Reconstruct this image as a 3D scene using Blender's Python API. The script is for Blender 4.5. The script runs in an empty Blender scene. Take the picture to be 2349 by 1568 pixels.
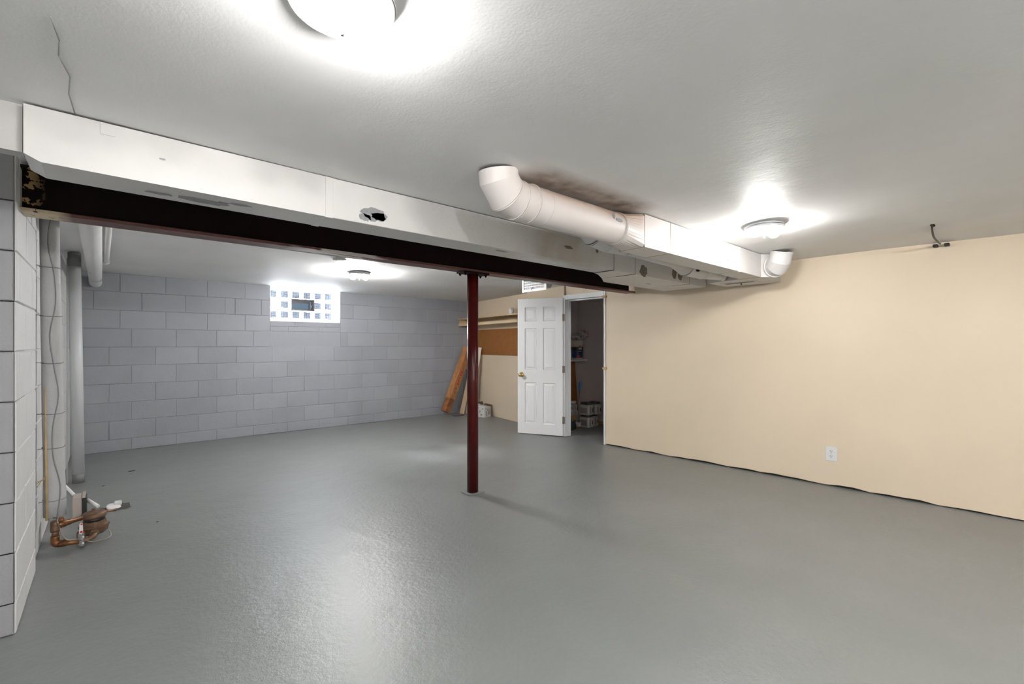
import bpy, math, random
from mathutils import Vector, Matrix
random.seed(7)
sc = bpy.context.scene
COL = sc.collection
R = math.radians

# ------------------------------------------------------------------ camera
cam_d = bpy.data.cameras.new('camera'); cam = bpy.data.objects.new('camera', cam_d); COL.objects.link(cam)
cam.location = (0, 0, 1.17); cam.rotation_euler = (R(90), 0, R(-41.7))
cam_d.sensor_width = 36; cam_d.lens = 1040 / 2349 * 36; cam_d.shift_y = 6 / 2349
cam_d.clip_start = 0.02; cam_d.clip_end = 200
sc.camera = cam

# ------------------------------------------------------------------ world, sun, exposure
w = bpy.data.worlds.new('world'); sc.world = w; w.use_nodes = True
bg = w.node_tree.nodes['Background']; bg.inputs[0].default_value = (0.80, 0.90, 1.0, 1); bg.inputs[1].default_value = 75.0
sd = bpy.data.lights.new('sun', 'SUN'); so = bpy.data.objects.new('sun', sd); COL.objects.link(so)
sd.energy = 200.0; sd.angle = R(7); sd.color = (1.0, 0.97, 0.92)
so.rotation_euler = Vector((0.66, -2.45, -1.62)).to_track_quat('-Z', 'Y').to_euler()
so.location = (0, 12, 6)
vs = sc.view_settings; vs.view_transform = 'Standard'; vs.look = 'None'; vs.gamma = 1; vs.use_curve_mapping = False
vs.exposure = 0.12
# emission of the bulbs, lamp by lamp (strengths chosen to even out the room's light)
BULB_FRONT, BULB_RIGHT, BULB_REAR, BULB_FILL = 220.0, 340.0, 1150.0, 1100.0

# ------------------------------------------------------------------ materials
MATS = {}
def mat(name, col, rough=0.6, metal=0.0, bump=None, var=0.0, vscale=4.0, rand=0.0, spec=0.5, coat=0.0, stretch=None, detail=4.0):
    """procedural material: bump=[(scale,strength),...] noise relief, var = mottling of the colour"""
    if name in MATS: return MATS[name]
    m = bpy.data.materials.new(name); m.use_nodes = True
    nt = m.node_tree; N = nt.nodes; L = nt.links
    p = N['Principled BSDF']
    p.inputs['Roughness'].default_value = rough; p.inputs['Metallic'].default_value = metal
    p.inputs['Specular IOR Level'].default_value = spec; p.inputs['Coat Weight'].default_value = coat
    tc = N.new('ShaderNodeTexCoord'); geo = N.new('ShaderNodeNewGeometry')
    src = geo.outputs['Position']
    if stretch:
        mp = N.new('ShaderNodeMapping'); mp.inputs['Scale'].default_value = stretch
        L.new(src, mp.inputs['Vector']); src = mp.outputs['Vector']
    c = (*col, 1)
    p.inputs['Base Color'].default_value = c
    out = None
    if var > 0:
        n = N.new('ShaderNodeTexNoise'); n.inputs['Scale'].default_value = vscale; n.inputs['Detail'].default_value = 6
        L.new(src, n.inputs['Vector'])
        mr = N.new('ShaderNodeMapRange'); mr.inputs[1].default_value = 0.25; mr.inputs[2].default_value = 0.75
        mr.inputs[3].default_value = 1 - var; mr.inputs[4].default_value = 1 + var
        L.new(n.outputs['Fac'], mr.inputs[0]); out = mr.outputs[0]
    if rand > 0:
        oi = N.new('ShaderNodeObjectInfo'); mr = N.new('ShaderNodeMapRange')
        mr.inputs[3].default_value = 1 - rand; mr.inputs[4].default_value = 1 + rand
        L.new(oi.outputs['Random'], mr.inputs[0])
        if out is None: out = mr.outputs[0]
        else:
            mm = N.new('ShaderNodeMath'); mm.operation = 'MULTIPLY'; L.new(out, mm.inputs[0]); L.new(mr.outputs[0], mm.inputs[1]); out = mm.outputs[0]
    if out is not None:
        vm = N.new('ShaderNodeVectorMath'); vm.operation = 'SCALE'; vm.inputs[0].default_value = col
        L.new(out, vm.inputs['Scale']); L.new(vm.outputs[0], p.inputs['Base Color'])
    prev = None
    for sca, stg in (bump or []):
        n = N.new('ShaderNodeTexNoise'); n.inputs['Scale'].default_value = sca; n.inputs['Detail'].default_value = detail
        L.new(src, n.inputs['Vector'])
        b = N.new('ShaderNodeBump'); b.inputs['Strength'].default_value = 1.0; b.inputs['Distance'].default_value = stg
        L.new(n.outputs['Fac'], b.inputs['Height'])
        if prev: L.new(prev, b.inputs['Normal'])
        prev = b.outputs['Normal']
    if prev: L.new(prev, p.inputs['Normal'])
    MATS[name] = m
    return m

def mixin(m, fac_socket, col):
    """blend another colour over a material's base colour (stains, flaked paint)"""
    nt = m.node_tree; p = nt.nodes['Principled BSDF']; b = p.inputs['Base Color']
    mx = nt.nodes.new('ShaderNodeMix'); mx.data_type = 'RGBA'
    if b.links: nt.links.new(b.links[0].from_socket, mx.inputs['A'])
    else: mx.inputs['A'].default_value = b.default_value
    mx.inputs['B'].default_value = (*col, 1)
    nt.links.new(fac_socket, mx.inputs['Factor']); nt.links.new(mx.outputs['Result'], b)

def mnode(nt, op, a, b=None, clamp=False):
    n = nt.nodes.new('ShaderNodeMath'); n.operation = op; n.use_clamp = clamp
    for i, v in enumerate((a, b)):
        if v is None: continue
        if isinstance(v, (int, float)): n.inputs[i].default_value = v
        else: nt.links.new(v, n.inputs[i])
    return n.outputs[0]

def noise(nt, scale, detail=5, stretch=None):
    g = nt.nodes.new('ShaderNodeNewGeometry'); s = g.outputs['Position']
    if stretch:
        mp = nt.nodes.new('ShaderNodeMapping'); mp.inputs['Scale'].default_value = stretch
        nt.links.new(s, mp.inputs['Vector']); s = mp.outputs['Vector']
    n = nt.nodes.new('ShaderNodeTexNoise'); n.inputs['Scale'].default_value = scale; n.inputs['Detail'].default_value = detail
    nt.links.new(s, n.inputs['Vector']); return n.outputs['Fac']

def posxyz(nt):
    g = nt.nodes.new('ShaderNodeNewGeometry'); s = nt.nodes.new('ShaderNodeSeparateXYZ')
    nt.links.new(g.outputs['Position'], s.inputs[0]); return s.outputs

def band(nt, v, lo0, lo1, hi0, hi1):
    """1 between lo1 and hi0, fading to 0 at lo0 and hi1"""
    a = nt.nodes.new('ShaderNodeMapRange'); a.inputs[1].default_value = lo0; a.inputs[2].default_value = lo1
    b = nt.nodes.new('ShaderNodeMapRange'); b.inputs[1].default_value = hi0; b.inputs[2].default_value = hi1
    b.inputs[3].default_value = 1; b.inputs[4].default_value = 0
    nt.links.new(v, a.inputs[0]); nt.links.new(v, b.inputs[0])
    return mnode(nt, 'MULTIPLY', a.outputs[0], b.outputs[0])

M_floor = mat('painted concrete floor', (0.212, 0.222, 0.218), 0.37, bump=[(5, 0.006), (38, 0.0022), (170, 0.0009)], var=0.07, vscale=1.6, spec=0.62)
M_ceil = mat('painted plaster ceiling', (0.85, 0.845, 0.835), 0.55, bump=[(3.0, 0.006), (34, 0.0006), (130, 0.0006)], var=0.05, vscale=2.2, stretch=(1.0, 0.8, 1.0))
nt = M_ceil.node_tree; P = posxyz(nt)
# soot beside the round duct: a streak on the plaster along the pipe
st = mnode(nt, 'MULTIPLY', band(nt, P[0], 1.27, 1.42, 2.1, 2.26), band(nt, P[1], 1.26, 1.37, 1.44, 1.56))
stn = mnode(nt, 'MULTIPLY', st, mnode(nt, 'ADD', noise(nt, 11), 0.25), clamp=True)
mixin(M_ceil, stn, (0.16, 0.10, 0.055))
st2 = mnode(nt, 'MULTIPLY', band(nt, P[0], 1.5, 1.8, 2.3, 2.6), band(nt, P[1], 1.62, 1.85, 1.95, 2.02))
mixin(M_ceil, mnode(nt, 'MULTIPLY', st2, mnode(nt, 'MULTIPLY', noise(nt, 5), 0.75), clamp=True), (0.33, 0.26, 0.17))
M_downstand = mat('dirty shaded plaster', (0.50, 0.485, 0.47), 0.7, bump=[(34, 0.0008)], var=0.08)  # greyer than the ceiling: dirt, plus the duct's shade put into the colour
M_beige = mat('beige wall paint', (0.74, 0.615, 0.465), 0.5, bump=[(2.0, 0.006), (90, 0.0004)], var=0.045, vscale=1.3)
M_blockg = mat('grey block paint', (0.302, 0.313, 0.342), 0.55, bump=[(9, 0.003), (75, 0.0016), (220, 0.0007)], var=0.06, vscale=3.0, rand=0.05)
M_mortarg = mat('grey mortar paint', (0.30, 0.312, 0.34), 0.6, bump=[(40, 0.002)])
M_blockw = mat('white block paint', (0.66, 0.66, 0.66), 0.55, bump=[(9, 0.003), (75, 0.0012)], var=0.03, vscale=3.0, rand=0.02)
M_mortarw = mat('white mortar paint', (0.66, 0.66, 0.66), 0.6, bump=[(40, 0.002)])
M_blockp = mat('pier block paint', (0.30, 0.30, 0.312), 0.6, bump=[(9, 0.003), (75, 0.0016), (220, 0.0007)], var=0.05, vscale=3.0, rand=0.03)
M_white = mat('white gloss paint', (0.80, 0.80, 0.80), 0.35, bump=[(60, 0.0002)])
M_jamb = mat('white jamb paint', (0.78, 0.79, 0.80), 0.4)
M_duct = mat('white duct paint', (0.64, 0.625, 0.61), 0.42, bump=[(14, 0.0012), (110, 0.0003)], var=0.04, vscale=6)
nt = M_duct.node_tree; P = posxyz(nt)
st = mnode(nt, 'MULTIPLY', mnode(nt, 'MULTIPLY', band(nt, P[0], 1.95, 2.05, 2.2, 2.75), band(nt, P[1], 1.9, 1.95, 2.05, 2.1)), mnode(nt, 'MULTIPLY', noise(nt, 9), 0.85), clamp=True)
mixin(M_duct, st, (0.34, 0.265, 0.17))
sp = mnode(nt, 'MULTIPLY', band(nt, P[0], 0.9, 1.5, 2.9, 3.3), mnode(nt, 'GREATER_THAN', noise(nt, 85), 0.63))
mixin(M_duct, mnode(nt, 'MULTIPLY', sp, 0.35), (0.35, 0.31, 0.26))
M_pipe = mat('cream duct paint', (0.74, 0.685, 0.655), 0.4, bump=[(14, 0.0010)], var=0.03, vscale=7)
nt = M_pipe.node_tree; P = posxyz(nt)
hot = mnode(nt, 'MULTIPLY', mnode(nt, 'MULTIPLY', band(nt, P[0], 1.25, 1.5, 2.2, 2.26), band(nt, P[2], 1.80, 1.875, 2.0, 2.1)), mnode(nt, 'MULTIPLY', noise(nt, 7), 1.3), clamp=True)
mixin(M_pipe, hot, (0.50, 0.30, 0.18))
M_chip = mat('bare galvanised metal', (0.27, 0.275, 0.285), 0.5, metal=0.2, var=0.15, vscale=60)
M_chipb = mat('bare brown metal', (0.16, 0.135, 0.10), 0.6, var=0.2, vscale=60)
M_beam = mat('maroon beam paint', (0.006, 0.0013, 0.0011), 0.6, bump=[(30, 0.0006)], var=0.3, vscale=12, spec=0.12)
nt = M_beam.node_tree; P = posxyz(nt)
pe = mnode(nt, 'MULTIPLY', band(nt, P[0], -1, -0.9, -0.262, -0.205), mnode(nt, 'GREATER_THAN', noise(nt, 30), 0.60))
mixin(M_beam, pe, (0.38, 0.25, 0.12))
M_flange = mat('brown flange paint', (0.105, 0.038, 0.030), 0.4, bump=[(40, 0.0006)], var=0.35, vscale=14, stretch=(0.3, 1, 1))
nt = M_flange.node_tree; P = posxyz(nt)
pe = mnode(nt, 'MULTIPLY', band(nt, P[0], -1, -0.9, -0.17, -0.12), mnode(nt, 'GREATER_THAN', noise(nt, 26), 0.36))
mixin(M_flange, pe, (0.62, 0.50, 0.33))
pe = mnode(nt, 'MULTIPLY', band(nt, P[0], 0.78, 0.9, 1.3, 1.42), mnode(nt, 'GREATER_THAN', noise(nt, 16, 5, (0.2, 1, 3)), 0.47))
mixin(M_flange, pe, (0.62, 0.57, 0.53))
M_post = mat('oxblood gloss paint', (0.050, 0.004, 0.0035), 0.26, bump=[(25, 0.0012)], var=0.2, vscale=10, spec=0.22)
M_black = mat('black plastic', (0.012, 0.012, 0.013), 0.45)
M_dark = mat('dark gap', (0.02, 0.018, 0.016), 0.9)
M_steel = mat('chrome trim', (0.62, 0.62, 0.62), 0.22, metal=1.0)
M_pan = mat('white lamp pan', (0.82, 0.83, 0.85), 0.3)
M_gray = mat('grey steel', (0.33, 0.33, 0.33), 0.4, metal=0.6)
M_socket = mat('grey lamp socket', (0.42, 0.42, 0.42), 0.5)
M_brass = mat('polished brass', (0.72, 0.50, 0.18), 0.2, metal=1.0)
M_bronze = mat('weathered bronze', (0.15, 0.085, 0.05), 0.5, metal=0.35, bump=[(60, 0.001)], var=0.35, vscale=30)
M_copper = mat('aged copper', (0.20, 0.085, 0.035), 0.42, metal=0.55, var=0.4, vscale=35)
M_hinge = mat('dull nickel', (0.30, 0.26, 0.21), 0.4, metal=0.7)
M_insul = mat('grey pipe wrap', (0.43, 0.43, 0.43), 0.7, bump=[(18, 0.004), (60, 0.002)], var=0.06, vscale=8)
M_tan = mat('tan backing paper', (0.46, 0.34, 0.19), 0.8, var=0.2, vscale=15)
M_wire = mat('grey wire', (0.20, 0.20, 0.21), 0.5)
M_pvc = mat('grey painted pipe', (0.53, 0.545, 0.56), 0.4, bump=[(20, 0.001)], var=0.03)
M_pvcw = mat('white painted pipe', (0.76, 0.76, 0.755), 0.45, bump=[(20, 0.002)], var=0.03)
nt = M_pvcw.node_tree; P = posxyz(nt)
ck = mnode(nt, 'MULTIPLY', mnode(nt, 'GREATER_THAN', noise(nt, 11, 8), 0.68), mnode(nt, 'GREATER_THAN', P[1], 4.4))
mixin(M_pvcw, ck, (0.03, 0.03, 0.03))
M_pvcd = mat('dark pipe coupling', (0.20, 0.205, 0.205), 0.6, bump=[(40, 0.003)])
M_plastic = mat('white plastic', (0.74, 0.74, 0.73), 0.35)
M_taupe = mat('taupe meter box', (0.44, 0.385, 0.35), 0.5)
M_red = mat('red print', (0.55, 0.02, 0.03), 0.5)
M_blue = mat('blue grip', (0.015, 0.25, 0.62), 0.35)
M_navy = mat('navy label', (0.012, 0.02, 0.085), 0.4)
M_mauve = mat('mauve closet paint', (0.62, 0.555, 0.55), 0.6, bump=[(20, 0.001)], var=0.03)
M_board = mat('brown hardboard', (0.30, 0.115, 0.025), 0.6, var=0.12, vscale=20)
M_shelf = mat('cream shelf paint', (0.68, 0.52, 0.33), 0.5, var=0.05)
M_wood = mat('orange timber', (0.42, 0.185, 0.07), 0.6, var=0.35, vscale=9, stretch=(3, 3, 0.6), bump=[(40, 0.001)])
M_woodd = mat('dark rough timber', (0.26, 0.10, 0.035), 0.7, var=0.5, vscale=16, bump=[(40, 0.003)])
M_woodt = mat('tan plank', (0.42, 0.29, 0.18), 0.7, var=0.2, vscale=9, stretch=(3, 3, 0.5))
M_woodw = mat('pale plank', (0.70, 0.62, 0.54), 0.6, var=0.06)
M_card = mat('white carton', (0.62, 0.61, 0.59), 0.6, var=0.04)
M_carddark = mat('carton inside', (0.10, 0.05, 0.035), 0.8)
M_print = mat('grey print', (0.16, 0.15, 0.145), 0.6)
M_jug = mat('off-white jug plastic', (0.52, 0.50, 0.48), 0.45)
M_juglabel = mat('grey jug label', (0.24, 0.215, 0.21), 0.5, var=0.3, vscale=60)
M_lid = mat('charcoal lid', (0.06, 0.065, 0.068), 0.5)
M_bag = mat('crumpled clear bag', (0.42, 0.41, 0.40), 0.25, var=0.5, vscale=22, bump=[(30, 0.01)])
M_bagr = mat('red printed bag', (0.48, 0.16, 0.14), 0.3, var=0.5, vscale=22, bump=[(30, 0.01)])
M_yellow = mat('ochre sponge', (0.50, 0.25, 0.04), 0.7)
M_pail = mat('cream pail plastic', (0.52, 0.45, 0.37), 0.4)
M_shim = mat('raw wood shim', (0.60, 0.38, 0.20), 0.7)
M_stain = mat('rust scab', (0.32, 0.15, 0.07), 0.8, var=0.4, vscale=40)
M_patch = mat('dark floor patch', (0.075, 0.075, 0.07), 0.8, bump=[(40, 0.004)], var=0.3, vscale=30)
M_vent = mat('dark bronze vent', (0.05, 0.05, 0.055), 0.4)
M_reveal = mat('white reveal paint', (0.82, 0.83, 0.84), 0.5)
M_vinyl = mat('grey glazing spacer', (0.30, 0.31, 0.33), 0.5)
M_ground = mat('outside concrete', (0.42, 0.40, 0.38), 0.9, var=0.1)
M_brick = mat('outside red brick', (0.36, 0.12, 0.09), 0.9, var=0.2, vscale=8)
M_rustpatch = mat('tan flaked paint', (0.42, 0.29, 0.15), 0.7, var=0.3, vscale=30)

def bulb_mat(name, strength):
    m = bpy.data.materials.new(name); m.use_nodes = True
    nt = m.node_tree; nt.nodes.remove(nt.nodes['Principled BSDF'])
    e = nt.nodes.new('ShaderNodeEmission'); e.inputs[0].default_value = (1, 0.985, 0.965, 1); e.inputs[1].default_value = strength
    nt.links.new(e.outputs[0], nt.nodes['Material Output'].inputs[0]); return m
M_bulb = bulb_mat('lit bulb', BULB_FRONT); M_bulb_right = bulb_mat('lit bulb, right lamp', BULB_RIGHT)
M_bulb_rear = bulb_mat('lit bulb, rear lamp', BULB_REAR); M_bulb_fill = bulb_mat('lit bulb, near lamps', BULB_FILL)
def rebulb(lamp, material):
    for ch in lamp.children:
        if ch.name.startswith('bulb'):
            ch.material_slots[0].link = 'OBJECT'; ch.material_slots[0].material = material

# pressed glass: bright translucent rim, ribbed see-through middle
m = bpy.data.materials.new('pressed glass'); m.use_nodes = True
nt = m.node_tree; N = nt.nodes; L = nt.links; N.remove(N['Principled BSDF'])
tc = N.new('ShaderNodeTexCoord'); sx = N.new('ShaderNodeSeparateXYZ'); L.new(tc.outputs['Object'], sx.inputs[0])
tl = N.new('ShaderNodeBsdfTranslucent'); tl.inputs[0].default_value = (0.93, 0.96, 1.0, 1)
tp = N.new('ShaderNodeBsdfTransparent'); gl = N.new('ShaderNodeBsdfGlossy'); gl.inputs['Roughness'].default_value = 0.08
inx = mnode(nt, 'LESS_THAN', mnode(nt, 'ABSOLUTE', mnode(nt, 'ADD', sx.outputs[0], 0.010)), 0.047)
inz = mnode(nt, 'LESS_THAN', mnode(nt, "ABSOLUTE", sx.outputs[2]), 0.047)
gx = mnode(nt, 'GREATER_THAN', mnode(nt, 'FRACT', mnode(nt, 'MULTIPLY', sx.outputs[0], 70.0)), 0.25)
gz = mnode(nt, 'GREATER_THAN', mnode(nt, 'FRACT', mnode(nt, 'MULTIPLY', sx.outputs[2], 70.0)), 0.32)
tp.inputs[0].default_value = (0.06, 0.062, 0.066, 1)          # thin clear lines between the ribs
rb_ = N.new('ShaderNodeBsdfDiffuse'); rb_.inputs[0].default_value = (0.30, 0.34, 0.41, 1)   # frosted ribs
cen = N.new('ShaderNodeMixShader'); L.new(mnode(nt, 'MULTIPLY', gx, gz), cen.inputs[0]); L.new(tp.outputs[0], cen.inputs[1]); L.new(rb_.outputs[0], cen.inputs[2])
tp2 = N.new('ShaderNodeBsdfTransparent'); tp2.inputs[0].default_value = (0.93, 0.96, 1.0, 1)
rim = N.new('ShaderNodeMixShader'); rim.inputs[0].default_value = 0.6; L.new(tl.outputs[0], rim.inputs[1]); L.new(tp2.outputs[0], rim.inputs[2])
mx = N.new('ShaderNodeMixShader'); L.new(mnode(nt, 'MULTIPLY', inx, inz), mx.inputs[0]); L.new(rim.outputs[0], mx.inputs[1]); L.new(cen.outputs[0], mx.inputs[2])
mg = N.new('ShaderNodeMixShader'); mg.inputs[0].default_value = 0.05; L.new(mx.outputs[0], mg.inputs[1]); L.new(gl.outputs[0], mg.inputs[2])
L.new(mg.outputs[0], N['Material Output'].inputs[0]); M_glass = m

m = bpy.data.materials.new('vent pane'); m.use_nodes = True
nt = m.node_tree; N = nt.nodes; L = nt.links; N.remove(N['Principled BSDF'])
tp = N.new('ShaderNodeBsdfTransparent'); tp.inputs[0].default_value = (0.05, 0.058, 0.065, 1)
gl = N.new('ShaderNodeBsdfGlossy'); gl.inputs['Roughness'].default_value = 0.05
mg = N.new('ShaderNodeMixShader'); mg.inputs[0].default_value = 0.08; L.new(tp.outputs[0], mg.inputs[1]); L.new(gl.outputs[0], mg.inputs[2])
L.new(mg.outputs[0], N['Material Output'].inputs[0]); M_pane = m

# ------------------------------------------------------------------ mesh helpers
ORG = {}
class MB:
    def __init__(s): s.v = []; s.f = []; s.smooth = set()
    def add(s, vs, fs, smooth=False):
        b = len(s.v); s.v += [tuple(x) for x in vs]
        for f in fs:
            if smooth: s.smooth.add(len(s.f))
            s.f.append(tuple(i + b for i in f))
        return s
    def box(s, x0, x1, y0, y1, z0, z1, b=0.0):
        if b <= 0:
            return s.add([(x0,y0,z0),(x1,y0,z0),(x1,y1,z0),(x0,y1,z0),(x0,y0,z1),(x1,y0,z1),(x1,y1,z1),(x0,y1,z1)],
                         [(0,3,2,1),(4,5,6,7),(0,1,5,4),(1,2,6,5),(2,3,7,6),(3,0,4,7)])
        P = []; idx = {}
        for i, x in enumerate((x0, x1)):
            for j, y in enumerate((y0, y1)):
                for k, z in enumerate((z0, z1)):
                    sx, sy, sz = (1, -1)[i], (1, -1)[j], (1, -1)[k]
                    for a in range(3):
                        q = [x + sx*b, y + sy*b, z + sz*b]; q[a] = (x, y, z)[a]
                        idx[(i,j,k,a)] = len(P); P.append(q)
        F = []
        for a in range(3):
            u, v = [(1,2),(0,2),(0,1)][a]
            for t in (0, 1):
                c = []
                for (p, q) in ((0,0),(1,0),(1,1),(0,1)):
                    ijk = [0,0,0]; ijk[a] = t; ijk[u] = p; ijk[v] = q; c.append(idx[(*ijk, a)])
                F.append(c)
        for a in range(3):
            u, v = [(1,2),(0,2),(0,1)][a]
            for p in (0,1):
                for q in (0,1):
                    A = [0,0,0]; A[u] = p; A[v] = q; B = list(A); A[a] = 0; B[a] = 1
                    F.append([idx[(*A,u)], idx[(*B,u)], idx[(*B,v)], idx[(*A,v)]])
        for i in (0,1):
            for j in (0,1):
                for k in (0,1): F.append([idx[(i,j,k,0)], idx[(i,j,k,1)], idx[(i,j,k,2)]])
        c = Vector(((x0+x1)/2, (y0+y1)/2, (z0+z1)/2)); out = []
        for f in F:
            n = (Vector(P[f[1]]) - Vector(P[f[0]])).cross(Vector(P[f[2]]) - Vector(P[f[0]]))
            mid = sum((Vector(P[i]) for i in f), Vector()) / len(f)
            out.append(f if n.dot(mid - c) > 0 else f[::-1])
        return s.add(P, out)
    def prism(s, pts, a0, a1, axis='z'):
        """extrude a polygon; axis z: pts (x,y); axis y: pts (x,z); axis x: pts (y,z)"""
        def mk(p, h):
            return {'z': (p[0], p[1], h), 'y': (p[0], h, p[1]), 'x': (h, p[0], p[1])}[axis]
        n = len(pts); V = [mk(p, a0) for p in pts] + [mk(p, a1) for p in pts]
        F = [tuple(range(n))[::-1], tuple(range(n, 2*n))] + [(i, (i+1) % n, n + (i+1) % n, n + i) for i in range(n)]
        return s.add(V, F)
    def rings(s, rings, cap0=True, cap1=True, smooth=True):
        n = len(rings[0]); V = [p for r in rings for p in r]; b = len(s.v)
        F = []
        for k in range(len(rings) - 1):
            for i in range(n):
                F.append((k*n + i, k*n + (i+1) % n, (k+1)*n + (i+1) % n, (k+1)*n + i))
        s.add(V, F, smooth)
        if cap0: s.f.append(tuple(b + i for i in range(n))[::-1])
        if cap1: s.f.append(tuple(b + (len(rings)-1)*n + i for i in range(n)))
        return s
    def tube(s, path, r, n=12, cap0=True, cap1=True, smooth=True):
        """tube along a path with mitred joints; r number or list"""
        P = [Vector(p) for p in path]; rs = r if isinstance(r, (list, tuple)) else [r]*len(P)
        T = []
        for i in range(len(P)):
            a = (P[i] - P[i-1]).normalized() if i > 0 else None
            c = (P[i+1] - P[i]).normalized() if i < len(P)-1 else None
            T.append(((a or c), (c or a)))
        d = T[0][1]; u = Vector((0,0,1)).cross(d)
        if u.length < 0.05: u = Vector((1,0,0)).cross(d)
        u.normalize(); rings = []
        for i in range(len(P)):
            a, c = T[i]; t = (a + c)
            t = t.normalized() if t.length > 1e-6 else a
            if i > 0:
                u = u - a * u.dot(a); u.normalize()
            w_ = a.cross(u).normalized(); ring = []
            k = a.dot(t)
            for j in range(n):
                an = 2*math.pi*j/n
                o = (u*math.cos(an) + w_*math.sin(an)) * rs[i]
                o = o - a * (o.dot(t)/k) if abs(k) > 0.2 else o
                ring.append(P[i] + o)
            rings.append(ring)
            if i > 0: pass
            u = u - c * u.dot(c) if c is not None else u; u.normalize()
        return s.rings(rings, cap0, cap1, smooth)
    def lathe(s, prof, c=(0,0,0), axis=(0,0,1), n=20, cap0=True, cap1=True, smooth=True):
        """prof: list of (radius, height along axis)"""
        ax = Vector(axis).normalized(); u = Vector((0,0,1)).cross(ax)
        if u.length < 0.05: u = Vector((1,0,0))
        u.normalize(); v = ax.cross(u); C = Vector(c); rg = []
        for (r, h) in prof:
            r = max(r, 1e-5)
            rg.append([C + ax*h + (u*math.cos(2*math.pi*i/n) + v*math.sin(2*math.pi*i/n))*r for i in range(n)])
        return s.rings(rg, cap0, cap1, smooth)
    def torus(s, c, axis, R_, r, n=28, k=6):
        ax = Vector(axis).normalized(); u = Vector((0,0,1)).cross(ax)
        if u.length < 0.05: u = Vector((1,0,0))
        u.normalize(); v = ax.cross(u); C = Vector(c); V = []; F = []
        for i in range(n):
            a = 2*math.pi*i/n; d = u*math.cos(a) + v*math.sin(a)
            for j in range(k):
                b = 2*math.pi*j/k; V.append(C + d*(R_ + r*math.cos(b)) + ax*(r*math.sin(b)))
        for i in range(n):
            for j in range(k):
                F.append((i*k + j, ((i+1) % n)*k + j, ((i+1) % n)*k + (j+1) % k, i*k + (j+1) % k))
        return s.add(V, F, True)
    def blob(s, c, r, n=14, m_=9, rough=0.25, seed=0):
        rnd = random.Random(seed); rg = []
        for i in range(m_):
            th = math.pi*(i + 0.5)/m_; ring = []
            for j in range(n):
                k = 1 + rnd.uniform(-rough, rough); a = 2*math.pi*j/n
                ring.append((c[0] + r[0]*k*math.sin(th)*math.cos(a), c[1] + r[1]*k*math.sin(th)*math.sin(a), c[2] - r[2]*k*math.cos(th)))
            rg.append(ring)
        return s.rings(rg, True, True, False)
    def chip(s, c, hu, hv, plane, seed, n=18, t=0.0006):
        """thin irregular flake: plane 'y' -> (x,z) outline, 'z' -> (x,y)"""
        rnd = random.Random(seed); pts = []
        for i in range(n):
            a = 2*math.pi*i/n; k = rnd.uniform(0.72, 1.12)
            pts.append((hu*k*math.cos(a), hv*k*math.sin(a)))
        if plane == 'y': return s.prism([(c[0]+p[0], c[2]+p[1]) for p in pts], c[1]-t, c[1]+0.002, 'y')
        if plane == 'x': return s.prism([(c[1]+p[0], c[2]+p[1]) for p in pts], c[0]-t, c[0]+0.002, 'x')
        return s.prism([(c[0]+p[0], c[1]+p[1]) for p in pts], c[2]-t, c[2]+0.002, 'z')
    def build(s, name, material, parent=None, base=None, local=False):
        org = Vector((0,0,0))
        if not local:
            if parent is not None: org = ORG.get(parent.name, Vector((0,0,0)))
            elif base is not None: org = Vector(base)
        me = bpy.data.meshes.new(name)
        me.from_pydata([tuple(Vector(p) - org) for p in s.v], [], s.f)
        if s.smooth:
            for i, p in enumerate(me.polygons): p.use_smooth = i in s.smooth
        me.materials.append(material); me.validate(); me.update()
        o = bpy.data.objects.new(name, me); COL.objects.link(o)
        if parent is not None: o.parent = parent
        elif base is not None and not local: o.location = base
        ORG[o.name] = org
        return o

def tag(o, label, cat, group=None):
    o['label'] = label; o['category'] = cat
    if group: o['group'] = group
    return o
def struct(o, label=None):
    o['kind'] = 'structure'
    if label: o['label'] = label
    return o
def empty(name, loc=(0,0,0), rz=0.0):
    o = bpy.data.objects.new(name, None); COL.objects.link(o); o.location = loc; o.rotation_euler = (0,0,rz)
    o.empty_display_size = 0.05; ORG[o.name] = Vector(loc) if rz == 0 else Vector((0,0,0))
    return o
def thing(name, label, cat, loc=(0,0,0), rz=0.0, group=None):
    return tag(empty(name, loc, rz), label, cat, group)
def copy_tree(o, parent=None):
    c = o.copy(); COL.objects.link(c)
    if parent is not None: c.parent = parent
    for ch in list(o.children): copy_tree(ch, c)
    return c
def spline(pts, k=6):
    P = [Vector(p) for p in pts]; out = []
    for i in range(len(P)-1):
        a = P[max(i-1,0)]; b = P[i]; c = P[i+1]; d = P[min(i+2,len(P)-1)]
        for j in range(k):
            t = j/k
            out.append(0.5*((2*b) + (c-a)*t + (2*a-5*b+4*c-d)*t*t + (3*b-a-3*c+d)*t**3))
    out.append(P[-1]); return out

# ================================================================== THE SETTING
def ceil_z(x, y):
    t = min(max((y - 2.10) / 0.20, 0), 1); t = t*t*(3-2*t)
    h = 1.957 - 0.040 * min(max((x + 0.3) / 5.1, 0), 1)
    return 1.905 + t * (h - 1.905)
# floor
b = MB().box(-2.45, 5.7, -3.0, 7.05, -0.15, 0.0); struct(b.build('floor', M_floor), 'grey glossy painted concrete floor')
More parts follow.
